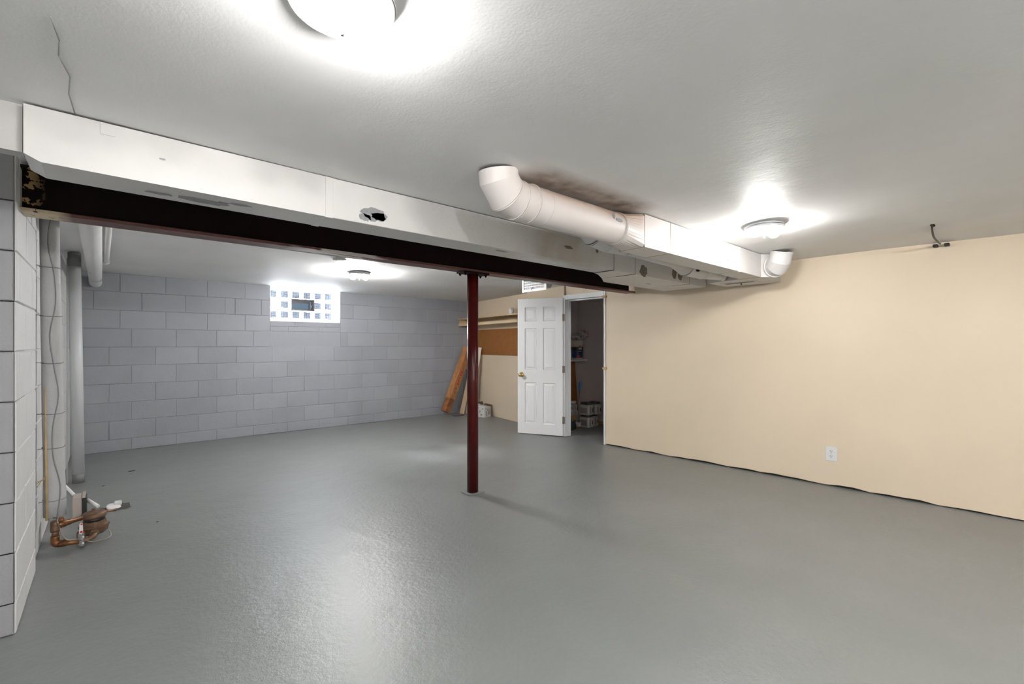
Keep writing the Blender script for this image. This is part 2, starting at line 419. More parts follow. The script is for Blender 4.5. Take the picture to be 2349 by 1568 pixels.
# ceiling: gently uneven plaster slab
xs = [-2.45 + 8.15*i/40 for i in range(41)]; ys = sorted(set([-3.0 + 9.85*i/50 for i in range(51)] + [2.10, 2.13, 2.16, 2.2, 2.24, 2.27, 2.30]))
V = []; F = []
for y in ys:
    for x in xs: V.append((x, y, ceil_z(x, y) + 0.0025*math.sin(x*3.1+y*1.3) + 0.002*math.sin(y*4.3-x*1.7)))
nx = len(xs)
for j in range(len(ys)-1):
    for i in range(nx-1): F.append((j*nx+i, (j+1)*nx+i, (j+1)*nx+i+1, j*nx+i+1))
b = MB().add(V, F, True); b.box(-2.45, 5.7, -3.0, 6.85, 2.0, 2.1); struct(b.build('ceiling', M_ceil), 'white uneven plaster ceiling')

# --- block walls -----------------------------------------------------------
COURSE = [0.0, 0.126, 0.329, 0.532, 0.735, 0.939, 1.142, 1.345, 1.548, 1.751, 1.954]
BM = {}
def block_mesh(L_, H_, material, dep=0.005):
    key = (round(L_, 3), round(H_, 3), material.name)
    if key in BM: return BM[key]
    g = 0.0012; ch = 0.0045
    x0, x1, z0, z1 = g, L_-g, g, H_-g
    V = [(x0,0,z0),(x1,0,z0),(x1,0,z1),(x0,0,z1),(x0+ch,-dep,z0+ch),(x1-ch,-dep,z0+ch),(x1-ch,-dep,z1-ch),(x0+ch,-dep,z1-ch)]
    F = [(4,5,6,7),(0,1,5,4),(1,2,6,5),(2,3,7,6),(3,0,4,7)]
    me = bpy.data.meshes.new('block'); me.from_pydata(V, [], F); me.materials.append(material); me.update()
    BM[key] = me; return me
def lay_blocks(parent, length, offs, material, window=None, mod=0.4015, skip=None, top=None, rnd=random.Random(3)):
    """blocks in the parent's frame: x along the wall, -y into the room"""
    for r in range(10):
        z0, z1 = COURSE[r], COURSE[r+1]
        if top is not None:
            if z0 >= top - 0.02: continue
            z1 = min(z1, top)
        o = offs[r] if r < len(offs) else offs[-1]
        cuts = [0.0]; x = o - mod
        extra = {}
        while x < length:
            if x > 0.03: cuts.append(x)
            x += mod
        cuts.append(length)
        if skip and r in skip: cuts = sorted(set(cuts + skip[r]))
        segs = [(a, c, z0, z1) for a, c in zip(cuts[:-1], cuts[1:]) if c - a > 0.02]
        if window:
            wa, wb, wz = window; out = []
            for (a, c, p, q) in segs:
                if q <= wz - 0.14: out.append((a, c, p, q)); continue
                if c <= wa or a >= wb: out.append((a, c, p, q)); continue
                if a < wa - 0.02: out.append((a, wa, p, q))
                if c > wb + 0.02: out.append((wb, c, p, q))
            if z0 <= wz - 0.12 < z1:
                zm = (z0 + wz)/2; k = wa
                for kk, (p, q) in enumerate(((z0, zm), (zm, wz))):
                    n = 3; sh = 0.0
                    wds = [0.30, 0.41, wb-wa-0.71] if kk else [0.22, 0.39, wb-wa-0.61]
                    k = wa
                    for wd in wds: out.append((k, k+wd, p, q)); k += wd
            segs = out
        for (a, c, p, q) in segs:
            o_ = bpy.data.objects.new('block', block_mesh(c-a, q-p, material)); COL.objects.link(o_)
            o_.parent = parent; o_.location = (a, rnd.uniform(-0.0012, 0.0012), p)

# far wall (window opening in it)
FW0 = Vector((-0.295, 6.63, 0)); FW1 = Vector((4.83, 6.447, 0)); fd = (FW1 - FW0); FWL = fd.length; FWA = math.atan2(fd.y, fd.x)
WA, WB, WZ = 1.885, 2.797, 1.48          # opening along the wall, and its sill height
b = MB().box(-0.4, WA, 0, 0.38, 0, 2.02).box(WB, FWL+0.3, 0, 0.38, 0, 2.02).box(WA, WB, 0, 0.38, 0, WZ)
fw = b.build('wall_far', M_mortarg, local=True); fw.location = FW0; fw.rotation_euler = (0, 0, FWA); struct(fw, 'blue-grey painted concrete block wall with glass block window')
E, O, Q, U = 0.488, 0.300, 0.392, 0.176
lay_blocks(fw, FWL, [E, O, E, O, E, O, E, Q, U, Q], M_blockg, window=(WA, WB, WZ), skip={8: [1.487]})

# left wall: white painted block beyond the pier
lw = MB().box(0, 3.3, 0, 0.3, 0, 2.02).build('wall_left', M_mortarw, local=True)
lw.location = (-0.300, 3.385, 0); lw.rotation_euler = (0, 0, R(90)); struct(lw, 'white painted block wall on the left')
lay_blocks(lw, 3.25, [0.20, 0.0, 0.20, 0.0, 0.20, 0.0, 0.20, 0.0, 0.2, 0.0], M_blockw)
# pier the beam bears on: white flank, grey face
pf = MB().box(0, 0.674, 0, 0.3, 0, 2.02).build('wall_pier_flank', M_mortarw, local=True)
pf.location = (-0.283, 2.706, 0); pf.rotation_euler = (0, 0, R(90)); struct(pf, 'white flank of the block pier under the beam')
lay_blocks(pf, 0.674, [0.30, 0.10, 0.30, 0.10, 0.30, 0.10, 0.30, 0.10, 0.3, 0.1], M_blockw)
wp = MB().box(-1.75, 0, 0, 0.3, 0, 2.02).build('wall_pier_face', M_mortarg, local=True)
wp.location = (-0.283, 2.706, 0); struct(wp, 'grey painted block face beside the beam')
wpc = empty('pier_frame'); bpy.data.objects.remove(wpc)
def lay_face():
    rnd = random.Random(5)
    for r in range(10):
        z0, z1 = COURSE[r], COURSE[r+1]; x = 0.0 - (0.2 if r % 2 else 0.0); edges = [0.0]
        k = -0.2 if r % 2 else -0.4
        while k > -1.75: edges.append(k); k -= 0.4015
        edges.append(-1.75)
        for c, a in zip(edges[:-1], edges[1:]):
            if c - a < 0.02: continue
            o_ = bpy.data.objects.new('block', block_mesh(c-a, z1-z0, M_blockp)); COL.objects.link(o_)
            o_.parent = wp; o_.location = (a, rnd.uniform(-0.001, 0.001), z0)
lay_face()
# plaster downstand in line with the trunk duct
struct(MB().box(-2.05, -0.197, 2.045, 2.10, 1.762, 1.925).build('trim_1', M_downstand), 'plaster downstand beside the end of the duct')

# right wall (beige boarding on a dark sole plate), a few degrees off square
def wl(y): return 4.34 + (3.225 - y) * 0.0555
def slab(name, y0, y1, z0, z1, t=0.09, material=M_beige, n=1, wav=0.0, seed=1):
    """wall piece along the beige wall line"""
    rnd = random.Random(seed); b = MB(); V = []; F = []
    for i in range(n+1):
        y = y0 + (y1-y0)*i/n; zz = z0 + (rnd.uniform(0, wav) if wav else 0)
        V += [(wl(y), y, zz), (wl(y), y, z1), (wl(y)+t, y, z1), (wl(y)+t, y, zz)]
    for i in range(n):
        for j in range(4): F.append((i*4+j, i*4+(j+1) % 4, (i+1)*4+(j+1) % 4, (i+1)*4+j))
    F += [(3,2,1,0), (n*4, n*4+1, n*4+2, n*4+3)]
    return b.add(V, F).build(name, material)
struct(slab('wall_right', -3.0, 3.225, 0.006, 1.95, n=64, wav=0.016), 'beige painted wall with a ragged lower edge')
struct(MB().add([(wl(-3)+0.018,-3,0),(wl(-3)+0.018,-3,0.05),(wl(3.22)+0.018,3.22,0.05),(wl(3.22)+0.018,3.22,0)], [(0,1,2,3)]).build('baseboard_right', M_dark), 'dark sole plate behind the beige boarding')
# above the closet door, and the closet front beyond the door
struct(MB().box(4.345, 4.43, 3.2255, 3.845, 1.795, 1.96).build('wall_over_door', M_beige), 'beige strip of wall over the closet door')
struct(MB().prism([(4.345,3.878),(4.43,3.878),(4.43,4.575),(4.36,4.575)], 0, 1.96, 'z').build('wall_closet_front', M_beige), 'beige closet wall beside the open door')
struct(MB().prism([(4.56,4.5755),(4.68,4.5755),(4.96,6.60),(4.822,6.60)], 0.0, 1.96, 'z').build('wall_shelf', M_beige), 'beige wall in the corner with the shelf')
struct(MB().prism([(4.5585,4.5757),(4.5598,4.5757),(4.8215,6.44),(4.820,6.44)], 0.0, 0.012, 'z').build('baseboard_shelf', M_dark), 'dark gap under the corner wall')
# closet interior
struct(MB().box(5.42, 5.55, 2.5, 4.70, 0, 1.97).build('wall_closet_back', M_mauve), 'mauve-grey back wall of the closet')
struct(MB().box(4.6805, 5.42, 4.56, 4.68, 0, 1.97).build('wall_closet_side', M_mauve), 'mauve-grey side wall of the closet')
struct(MB().box(4.4305, 4.6795, 4.56, 4.575, 0, 1.97).build('wall_closet_return', M_mauve))
struct(MB().box(4.50, 5.42, 2.50, 2.62, 0, 1.97).build('wall_closet_end', M_mauve))
# the half of the cellar behind the camera
struct(MB().box(-2.3, -2.05, -2.8, 2.70, 0, 2.0).build('wall_left_near', M_blockw))
struct(MB().box(-2.3, 4.9, -3.0, -2.8, 0, 2.0).build('wall_near', M_blockw))
# baseboard piece in the closet
struct(MB().box(5.398, 5.42, 3.3, 4.25, 0, 0.055).build('baseboard_closet', M_woodt), 'raw wooden base strip in the closet')

# --- glass block window ----------------------------------------------------
win = empty('window_1', FW0, FWA); win.location = FW0; struct(win, 'glass block window with a dark hopper vent')
GY = 0.245; GX0 = 1.908; GW = 0.1478; GZ0 = 1.517; GH = 0.1415
fr = MB()
fr.box(WB-0.006, WB-0.0005, 0.0, 0.36, WZ, 1.965).box(WA+0.0005, WA+0.006, 0.0, 0.36, WZ, 1.965)
fr.add([(WA+0.006,0.0,WZ+0.004),(WB-0.006,0.0,WZ+0.004),(WB-0.006,GY+0.02,GZ0-0.004),(WA+0.006,GY+0.02,GZ0-0.004),
        (WA+0.006,0.0,WZ+0.0005),(WB-0.006,0.0,WZ+0.0005),(WB-0.006,GY+0.1,WZ+0.0005),(WA+0.006,GY+0.1,WZ+0.0005)], [(0,1,2,3),(4,5,1,0),(3,2,6,7)])
fr.build('window_reveal', M_reveal, win, local=True)
sp = MB()
for i in range(7):
    for (p, q) in (((GZ0, GZ0+3*GH),) if i != 3 else ((GZ0, GZ0+GH), (GZ0+2*GH, GZ0+3*GH))):
        sp.box(GX0+i*GW-0.0045, GX0+i*GW+0.0045, GY-0.001, GY+0.055, p, q)
for j in range(4): sp.box(GX0-0.002, GX0+6*GW+0.002, GY-0.0008, GY+0.054, GZ0+j*GH-0.0035, GZ0+j*GH+0.0035)
sp.build('glazing_spacer', M_vinyl, win, local=True)
gb = None
for j in range(3):
    for i in range(6):
        if j == 1 and i in (2, 3): continue
        if gb is None:
            b = MB().box(-GW/2+0.003, GW/2-0.003, 0.0, 0.006, -GH/2+0.003, GH/2-0.003, 0.002)
            gb = b.build('glass_block', M_glass, win, local=True); o_ = gb
        else:
            o_ = gb.copy(); COL.objects.link(o_)
        o_.location = (GX0+(i+0.5)*GW, GY+0.02, GZ0+(j+0.5)*GH)
vx0, vx1, vz0, vz1 = GX0+2*GW-0.008, GX0+4*GW+0.008, GZ0+GH-0.010, GZ0+2*GH+0.012
vf = MB()
for (a, c, p, q) in ((vx0, vx1, vz1-0.02, vz1), (vx0, vx1, vz0, vz0+0.022), (vx0, vx0+0.02, vz0+0.022, vz1-0.02), (vx1-0.022, vx1, vz0+0.022, vz1-0.02)):
    vf.box(a, c, GY-0.03, GY+0.08, p, q, 0.002)
hv = vf.build('hopper_vent', M_vent, win, local=True)
vs_ = MB()
for (a, c, p, q) in ((vx0+0.02, vx1-0.06, vz1-0.058, vz1-0.02), (vx1-0.066, vx1-0.054, vz0+0.022, vz1-0.02)):
    vs_.box(a, c, GY+0.01, GY+0.03, p, q)
vs_.build('vent_sash', M_vent, hv, local=True)
MB().box(vx0+0.02, vx1-0.022, GY+0.045, GY+0.049, vz0+0.022, vz1-0.02).build('vent_pane', M_pane, hv, local=True)
MB().tube([(vx1-0.04, GY-0.005, vz0+0.03), (vx1-0.042, GY-0.02, vz0+0.06), (vx1-0.036, GY-0.02, vz0+0.09)], 0.006, 8).build('vent_latch', M_hinge, hv, local=True)
# outside: ground at the window's level and a low brick wall across the yard
struct(MB().box(-9, 14, 7.06, 30, 1.25, 1.33).build('ground_outside', M_ground))
tag(MB().box(1.2, 6.5, 10.5, 10.8, 1.33, 1.62).box(1.15, 6.55, 10.47, 10.83, 1.62, 1.67).build('garden_wall', M_brick, base=(3.8, 10.65, 1.33)), 'low red brick wall outside, seen blurred through the glass blocks', 'wall')

# --- closet door and its lining --------------------------------------------
jb = MB().box(4.322, 4.430, 3.845, 3.8775, 0.004, 1.795).build('trim_2', M_jamb); struct(jb, 'white hinge-side door lining')
MB().box(4.385, 4.425, 3.833, 3.8445, 0.004, 1.73).build('door_stop', M_jamb, jb)
hd = MB().box(4.322, 4.431, 3.246, 3.8445, 1.738, 1.794).build('trim_3', M_jamb); struct(hd, 'white head of the door lining')
MB().box(4.385, 4.425, 3.246, 3.8330, 1.722, 1.7375).build('door_stop', M_jamb, hd)
rj = MB().box(4.326, 4.431, 3.2265, 3.2455, 0.004, 1.795).build('trim_4', M_jamb); struct(rj, 'white latch-side door lining')
for z, s in ((0.90, 0.020), (1.735, 0.018)):
    MB().box(4.314, 4.352, 3.208, 3.258, z-s, z+s*0.4, 0.002).build('shim', M_shim, rj)
DH = 1.754; DW = 0.610; DT = 0.035
door = empty('door_1', (4.300, 3.862, 0.012), math.atan2(0.8957, -0.4446)); struct(door, 'white six-panel closet door standing open')
cx = [0.0, 0.098, 0.262, 0.348, 0.512, DW]        # stile / panel borders across
rows = [(0.132, 0.665), (0.832, 1.370), (1.460, 1.646)]
lf = MB()
zs = [0.0] + [z for r in rows for z in r] + [DH]
for a, c in ((cx[0], cx[1]), (cx[2], cx[3]), (cx[4], cx[5])): lf.box(a, c, -DT, 0, 0, DH)
for p, q in zip(zs[0::2], zs[1::2]):
    lf.box(cx[1], cx[2], -DT, 0, p, q); lf.box(cx[3], cx[4], -DT, 0, p, q)
leaf = lf.build('door_leaf', M_white, door, local=True)
for (p, q) in rows:
    for (a, c) in ((cx[1], cx[2]), (cx[3], cx[4])):
        V = []; 
        for (ins, dpt) in ((0.0, 0.0), (0.010, -0.013), (0.015, -0.013), (0.040, -0.002)):
            V += [(a+ins, dpt, p+ins), (c-ins, dpt, p+ins), (c-ins, dpt, q-ins), (a+ins, dpt, q-ins)]
        F = [(12,13,14,15)]
        for k in range(3):
            for i in range(4): F.append((k*4+i, k*4+(i+1) % 4, (k+1)*4+(i+1) % 4, (k+1)*4+i))
        V += [(a, -DT, p), (c, -DT, p), (c, -DT, q), (a, -DT, q)]; F.append((19,18,17,16))
        MB().add(V, F).build('panel', M_white, door, local=True)
kb = MB().lathe([(0.032, 0.0), (0.033, 0.004), (0.024, 0.009), (0.011, 0.013), (0.010, 0.030), (0.020, 0.038), (0.027, 0.050), (0.024, 0.062), (0.012, 0.068), (0.001, 0.069)], (DW-0.055, 0, 0.765), (0,1,0), 20).build('door_knob', M_brass, door, local=True)
for z in (0.20, 0.845, 1.50):
    h = MB().tube([(-0.006, 0.004, z-0.045), (-0.006, 0.004, z+0.045)], 0.0075, 10)
    h.box(-0.034, -0.008, -0.002, 0.0035, z-0.043, z+0.043); h.box(-0.004, 0.004, -0.03, 0.002, z-0.043, z+0.043)
    h.build('hinge', M_hinge, door, local=True)

# ================================================================== THE BEAM AND POST
bm_ = thing('steel_beam', 'dark maroon steel beam spanning from the block pier to the beige wall', 'beam', (-0.29, 2.89, 1.74))
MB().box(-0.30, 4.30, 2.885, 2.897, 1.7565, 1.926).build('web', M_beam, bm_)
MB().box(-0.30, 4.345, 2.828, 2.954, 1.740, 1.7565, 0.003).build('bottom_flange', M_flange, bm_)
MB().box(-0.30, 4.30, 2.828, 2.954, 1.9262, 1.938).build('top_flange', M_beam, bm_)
po = thing('steel_post', 'oxblood red round steel post standing under the beam', 'post', (2.158, 2.891, 0))
MB().tube([(2.158, 2.891, 0.008), (2.158, 2.891, 1.726)], 0.0445, 40).build('shaft', M_post, po)
MB().box(2.088, 2.228, 2.826, 2.956, 0.0005, 0.008, 0.002).build('base_plate', M_floor, po)
cp = MB().box(2.04, 2.285, 2.836, 2.946, 1.7262, 1.7395, 0.002).build('cap_plate', M_beam, po)
for x in (2.062, 2.262):
    for y in (2.856, 2.926):
        MB().lathe([(0.011, 0), (0.011, 0.010), (0.006, 0.011), (0.006, 0.018)], (x, y, 1.7262), (0,0,-1), 6, smooth=False).build('bolt', M_beam, po)

# ================================================================== DUCTS
DA0, DA1, DZ = 2.012, 2.197, 1.727
da = thing('trunk_duct', 'long white painted rectangular duct running in front of the beam', 'duct', (-0.19, 2.1, 1.727))
def dsec(x0, x1, y0, y1, zb, parent, material=M_duct, name='duct_section', zt=1.902):
    return MB().box(x0, x1, y0, y1, zb, zt, 0.002).build(name, material, parent)
s1 = MB()                                            # first length: underside lifts at its end
s1.prism([(-0.192, 1.902), (-0.192, 1.752), (-0.155, 1.733), (0.707, 1.727), (0.707, 1.902)], DA0, DA1, 'y').build('duct_section', M_duct, da)
dsec(0.709, 2.806, DA0, DA1, 1.727, da)
MB().box(0.7055, 0.738, DA0-0.003, DA1+0.003, 1.7245, 1.9019, 0.001).build('drive_cleat', M_duct, da)
# flared length and the wide end
MB().prism([(2.8085, DA0), (3.088, DA0), (3.088, 2.335), (2.91, 2.235), (2.8085, DA1)], 1.7245, 1.902, 'z').build('duct_section', M_duct, da)
MB().prism([(3.0905, DA0), (3.959, DA0), (3.959, 2.452), (3.27, 2.452), (3.0905, 2.337)], 1.7225, 1.902, 'z').build('duct_section', M_duct, da)
MB().prism([(3.9615, DA0+0.003), (4.30, DA0+0.003), (4.292, 2.452), (3.9615, 2.452)], 1.7215, 1.902, 'z').build('duct_section', M_duct, da)
for x in (2.8062, 3.0884, 3.9592): MB().box(x, x+0.0024, DA0-0.0010, 2.19, 1.7205, 1.9015).build('seam', M_chipb, da)
k = 0
for (x, z, hx, hz, mt) in ((0.924, 1.778, 0.062, 0.034, M_chip), (0.885, 1.757, 0.030, 0.020, M_chip), (0.955, 1.772, 0.045, 0.022, M_chip), (0.143, 1.823, 0.010, 0.004, M_chip),
                           (2.30, 1.820, 0.042, 0.012, M_chipb), (2.604, 1.842, 0.018, 0.020, M_chipb), (3.200, 1.760, 0.058, 0.047, M_chipb),
                           (3.690, 1.790, 0.045, 0.045, M_chipb), (3.790, 1.775, 0.045, 0.040, M_chipb)):
    MB().chip((x, DA0, z), hx, hz, 'y', 11+k).build('paint_chip', mt, da); k += 1
for (x, y, hx, hy) in ((0.140, 2.122, 0.040, 0.010), (0.285, 2.118, 0.090, 0.030), (0.395, 2.078, 0.042, 0.014), (0.34, 2.09, 0.02, 0.004), (1.75, 2.06, 0.05, 0.018), (3.66, 2.25, 0.05, 0.012)):
    MB().chip((x, y, 1.7285 if x < 0.7 else (1.727 if x < 2.8 else 1.7225)), hx, hy, 'z', 31+k, t=0.0012).build('paint_chip', M_chip, da); k += 1
MB().box(-0.02, 0.02, DA0-0.0025, DA0, 1.862, 1.8985, 0.001).build('hanger_strap', M_duct, da)

# branch duct: elbow out of the ceiling, round pipe, square run, boot
db = thing('branch_duct', 'white branch duct: round ceiling elbow and pipe turning into a square run', 'duct', (1.2, 1.47, 1.72))
RP = 0.084; YP = 1.482; ZP = 1.806
pth = [(1.232, YP-0.012, 1.904), (1.238, YP-0.010, 1.868), (1.285, YP-0.004, 1.818), (1.345, YP, ZP), (1.42, YP, ZP)]
def gore(a, c_, r0=RP, name='elbow_gore', prev=None, nxt=None, par=None, mt=M_pipe):
    """one mitred slice of a sheet metal elbow"""
    A = Vector(a); B = Vector(c_); d = (B-A).normalized()
    ta = ((A-Vector(prev)).normalized()+d).normalized() if prev is not None else d
    tb = ((Vector(nxt)-B).normalized()+d).normalized() if nxt is not None else d
    u = Vector((0,1,0)); u = (u-d*u.dot(d)).normalized(); w_ = d.cross(u); n = 40; rg = [[], []]
    for i in range(n):
        an = 2*math.pi*i/n; o = (u*math.cos(an)+w_*math.sin(an))*r0
        rg[0].append(A+o-d*(o.dot(ta)/d.dot(ta))); rg[1].append(B+o-d*(o.dot(tb)/d.dot(tb)))
    return MB().rings(rg, False, False).build(name, mt, par), ta, tb
for i in range(len(pth)-1):
    g_, ta, tb = gore(pth[i], pth[i+1], RP, 'elbow_gore' if i < 3 else 'pipe_collar', pth[i-1] if i > 0 else None, pth[i+2] if i+2 < len(pth) else None, db)
    if i in (1, 2, 3):
        for s_ in (-0.004, 0.004):
            MB().torus(Vector(pth[i+1]) + tb*s_, tb, RP+0.002, 0.0028, 40, 6).build('seam_bead', M_pipe, db)
MB().tube([(1.42, YP, ZP), (2.078, YP, ZP)], RP-0.001, 48, False, False).build('round_pipe', M_pipe, db)
for s_ in (-0.004, 0.004): MB().torus((2.072+s_, YP, ZP), (1,0,0), RP+0.002, 0.0028, 40, 6).build('seam_bead', M_pipe, db)
MB().torus((1.505, YP, ZP), (1,0,0), RP-0.0005, 0.0009, 40, 5).build('seam_bead', M_duct, db)
BY0, BY1, BZ = 1.402, 1.568, 1.7175
# round-to-square transition
rg = [[], []]; n = 40
for i in range(n):
    a = 2*math.pi*(i+0.5)/n; cy, cz = math.cos(a), math.sin(a)
    rg[0].append((2.079, YP+RP*cy, ZP+RP*cz))
    q = 1/max(abs(cy), abs(cz))
    rg[1].append((2.243, (BY0+BY1)/2+(BY1-BY0)/2*cy*q, (BZ+1.902)/2+(1.902-BZ)/2*cz*q))
MB().rings(rg, False, False, smooth=False).build('transition', M_pipe, db)
dsec(2.2455, 2.525, BY0, BY1, BZ, db, M_pipe)
dsec(2.5285, 3.530, BY0, BY1, BZ, db)
MB().box(3.529, 3.541, BY0-0.003, BY1, BZ-0.003, 1.9015).build('drive_cleat', M_duct, db)
dsec(3.5420, 3.948, BY0, BY1, BZ, db)
MB().box(2.2432, 2.2460, BY0-0.0010, BY1+0.0005, BZ-0.0010, 1.9015).build('seam', M_rustpatch, db)
MB().box(2.5252, 2.5282, BY0-0.0010, BY1+0.0005, BZ-0.0010, 1.9015).build('seam', M_rustpatch, db)
boot = MB().prism([(3.9505, BY0), (4.058, 1.292), (4.40, 1.405), (4.385, 1.855), (4.01, 1.865), (3.9505, BY1)], BZ-0.001, 1.902, 'z').build('boot', M_duct, db)
MB().box(3.9480, 3.9506, BY0-0.0010, BY1, BZ-0.0018, 1.9015).build('seam', M_rustpatch, db)
# register in the boot's underside
fr_ = MB().prism([(4.10, 1.50), (4.24, 1.50), (4.24, 1.80), (4.10, 1.80)], BZ-0.004, BZ-0.0012, 'z').build('register', M_duct, db)
MB().prism([(4.125, 1.53), (4.185, 1.53), (4.185, 1.77), (4.125, 1.77)], BZ-0.0048, BZ-0.0041, 'z').build('register_slot', M_chipb, fr_)
MB().tube([(4.19, 1.65, BZ-0.004), (4.20, 1.65, BZ-0.016)], 0.006, 8).build('register_lever', M_chipb, fr_)
# riser elbow out of the boot's chamfer
el = [(4.028, 1.335, 1.797), (3.985, 1.292, 1.800), (3.962, 1.268, 1.832), (3.950, 1.248, 1.904)]
for i in range(3):
    g_, ta, tb = gore(el[i], el[i+1], 0.080, 'elbow_gore', el[i-1] if i else None, el[i+2] if i < 2 else None, db, M_duct)
MB().torus((4.012, 1.319, 1.798), (1,1,0), 0.082, 0.007, 36, 6).build('collar_ring', M_duct, db)
MB().torus((3.952, 1.251, 1.896), Vector(el[3])-Vector(el[2]), 0.081, 0.003, 36, 6).build('seam_bead', M_duct, db)
MB().chip((2.00, YP-RP*0.985-0.0015, 1.822), 0.030, 0.010, 'y', 77).build('paint_chip', M_chip, db)
MB().chip((1.955, YP-RP*0.98-0.001, 1.838), 0.010, 0.016, 'y', 78).build('paint_chip', M_chip, db)
MB().chip((3.33, BY0, 1.775), 0.018, 0.008, 'y', 79).build('paint_chip', M_chip, db)

# two take-off pipes tucked between the ducts
def takeoff(p, r):
    P_ = [Vector(q) for q in p]
    for i in range(len(P_)-1):
        MB().tube([P_[i], P_[i+1]], [r[i], r[i+1]], 28, False, i == len(P_)-2).build('takeoff_segment', M_duct, db)
        if 0 < i: MB().torus(P_[i], P_[i+1]-P_[i-1], r[i]+0.001, 0.0035, 28, 6).build('seam_bead', M_duct, db)
takeoff([(2.13, 1.74, 1.903), (2.22, 1.735, 1.845), (2.34, 1.725, 1.808), (2.47, 1.68, 1.772), (2.50, 1.672, 1.765)], [0.075, 0.078, 0.062, 0.034, 0.026])
MB().chip((2.275, 1.665, 1.80), 0.035, 0.012, 'y', 51, t=0.004).build('torn_spot', M_dark, db)
MB().tube([(2.475, 1.655, 1.760), (3.13, 1.640, 1.745)], 0.030, 16).build('takeoff_segment', M_duct, db)
takeoff([(3.16, 1.75, 1.903), (3.20, 1.745, 1.83), (3.36, 1.735, 1.775), (3.60, 1.725, 1.765), (3.90, 1.71, 1.76), (3.99, 1.71, 1.76)], [0.07, 0.072, 0.07, 0.062, 0.040, 0.040])
MB().chip((3.42, 1.67, 1.745), 0.03, 0.010, 'y', 52, t=0.004).build('torn_spot', M_dark, db)

# ceiling register beyond the beam
cr = thing('ceiling_register', 'white grille register on a boot hanging from the ceiling beyond the beam', 'vent', (3.24, 3.27, 1.72))
bt = MB().prism([(3.216, 1.935), (3.216, 1.735), (3.300, 1.735), (3.345, 1.79), (3.40, 1.935)], 3.125, 3.415, 'y').build('boot', M_insul, cr)
f_ = MB(); X = 3.205
for (a, c, p, q) in ((3.095, 3.440, 1.708, 1.732), (3.095, 3.440, 1.888, 1.910), (3.095, 3.120, 1.732, 1.888), (3.415, 3.440, 1.732, 1.888)): f_.box(X, X+0.0105, a, c, p, q)
f_.build('register_frame', M_white, cr)
MB().box(X+0.006, X+0.010, 3.12, 3.415, 1.732, 1.888).build('register_back', M_dark, cr)
for i in range(5):
    z = 1.732 + 0.156*(i+1)/6
    MB().box(X+0.001, X+0.004, 3.12, 3.415, z-0.0022, z+0.0022).build('louver', M_white, cr)
for i in range(24):
    y = 3.12 + 0.295*(i+1)/25
    MB().box(X+0.0035, X+0.0058, y-0.0022, y+0.0022, 1.732, 1.888).build('fin', M_gray, cr)
MB().tube([(X+0.001, 3.285, 1.752), (X-0.010, 3.285, 1.742), (X-0.010, 3.290, 1.722)], 0.004, 8).build('damper_lever', M_black, cr)

# ================================================================== LAMPS
def make_lamp():
    t = empty('ceiling_lamp', (0,0,0)); ORG[t.name] = Vector((0,0,0))
    MB().lathe([(0.020, -0.001), (0.098, -0.002), (0.106, -0.006), (0.107, -0.026), (0.103, -0.030), (0.099, -0.026), (0.094, -0.012), (0.02, -0.008)], (0,0,0), (0,0,1), 48).build('pan', M_pan, t, local=True)
    MB().torus((0,0,-0.016), (0,0,1), 0.1075, 0.0035, 48, 6).build('rim_trim', M_steel, t, local=True)
    for s in (-1, 1):
        d = Vector((s*0.93, s*0.10, -0.36)).normalized(); o = Vector((-s*0.014, s*0.018, -0.020))
        sk = MB().lathe([(0.017, 0.0), (0.0175, 0.026), (0.0165, 0.030)], o, d, 16); sk.build('socket', M_socket, t, local=True)
        MB().lathe([(0.0135, 0.029), (0.014, 0.036), (0.024, 0.050), (0.0315, 0.064), (0.0330, 0.076), (0.0300, 0.090), (0.021, 0.102), (0.008, 0.1075), (0.0005, 0.108)], o, d, 24).build('bulb', M_bulb, t, local=True)
    MB().lathe([(0.004, -0.008), (0.004, -0.085), (0.0025, -0.0855)], (0,0,0), (0,0,1), 10).build('threaded_rod', M_gray, t, local=True)
    return t
L1 = make_lamp(); L1.location = (0.366, 0.945, 1.9015); L1.rotation_euler = (0,0,R(-15))
tag(L1, 'bare two-bulb ceiling lamp with chrome rim in front of the long trunk duct', 'ceiling lamp', 'bare two-bulb ceiling lamps')
L2 = copy_tree(L1); L2.location = (2.985, 1.04, 1.9015); L2.rotation_euler = (0,0,R(-60)); rebulb(L2, M_bulb_right)
tag(L2, 'bare two-bulb ceiling lamp between the square branch duct and the beige wall', 'ceiling lamp', 'bare two-bulb ceiling lamps')
L3 = copy_tree(L1); L3.location = (1.985, 4.66, 1.9345); L3.rotation_euler = (0,0,R(-43)); rebulb(L3, M_bulb_rear)
tag(L3, 'bare two-bulb ceiling lamp on the ceiling near the glass block window', 'ceiling lamp', 'bare two-bulb ceiling lamps')

for (x, y, rz, lb) in ((0.0, -1.0, 20, 'bare two-bulb ceiling lamp on the white side wall\'s half of the near end'),
                       (1.5, -1.2, 70, 'added unseen two-bulb fill lamp in the middle of the near end, past the loose cable'),
                       (1.2, -2.3, 10, 'added unseen two-bulb fill lamp close to the white end wall')):
    c = copy_tree(L1); c.location = (x, y, 1.9015); c.rotation_euler = (0,0,R(rz)); rebulb(c, M_bulb_fill); tag(c, lb, 'ceiling lamp', 'bare two-bulb ceiling lamps')  # unseen lamps added behind the camera to brighten the room

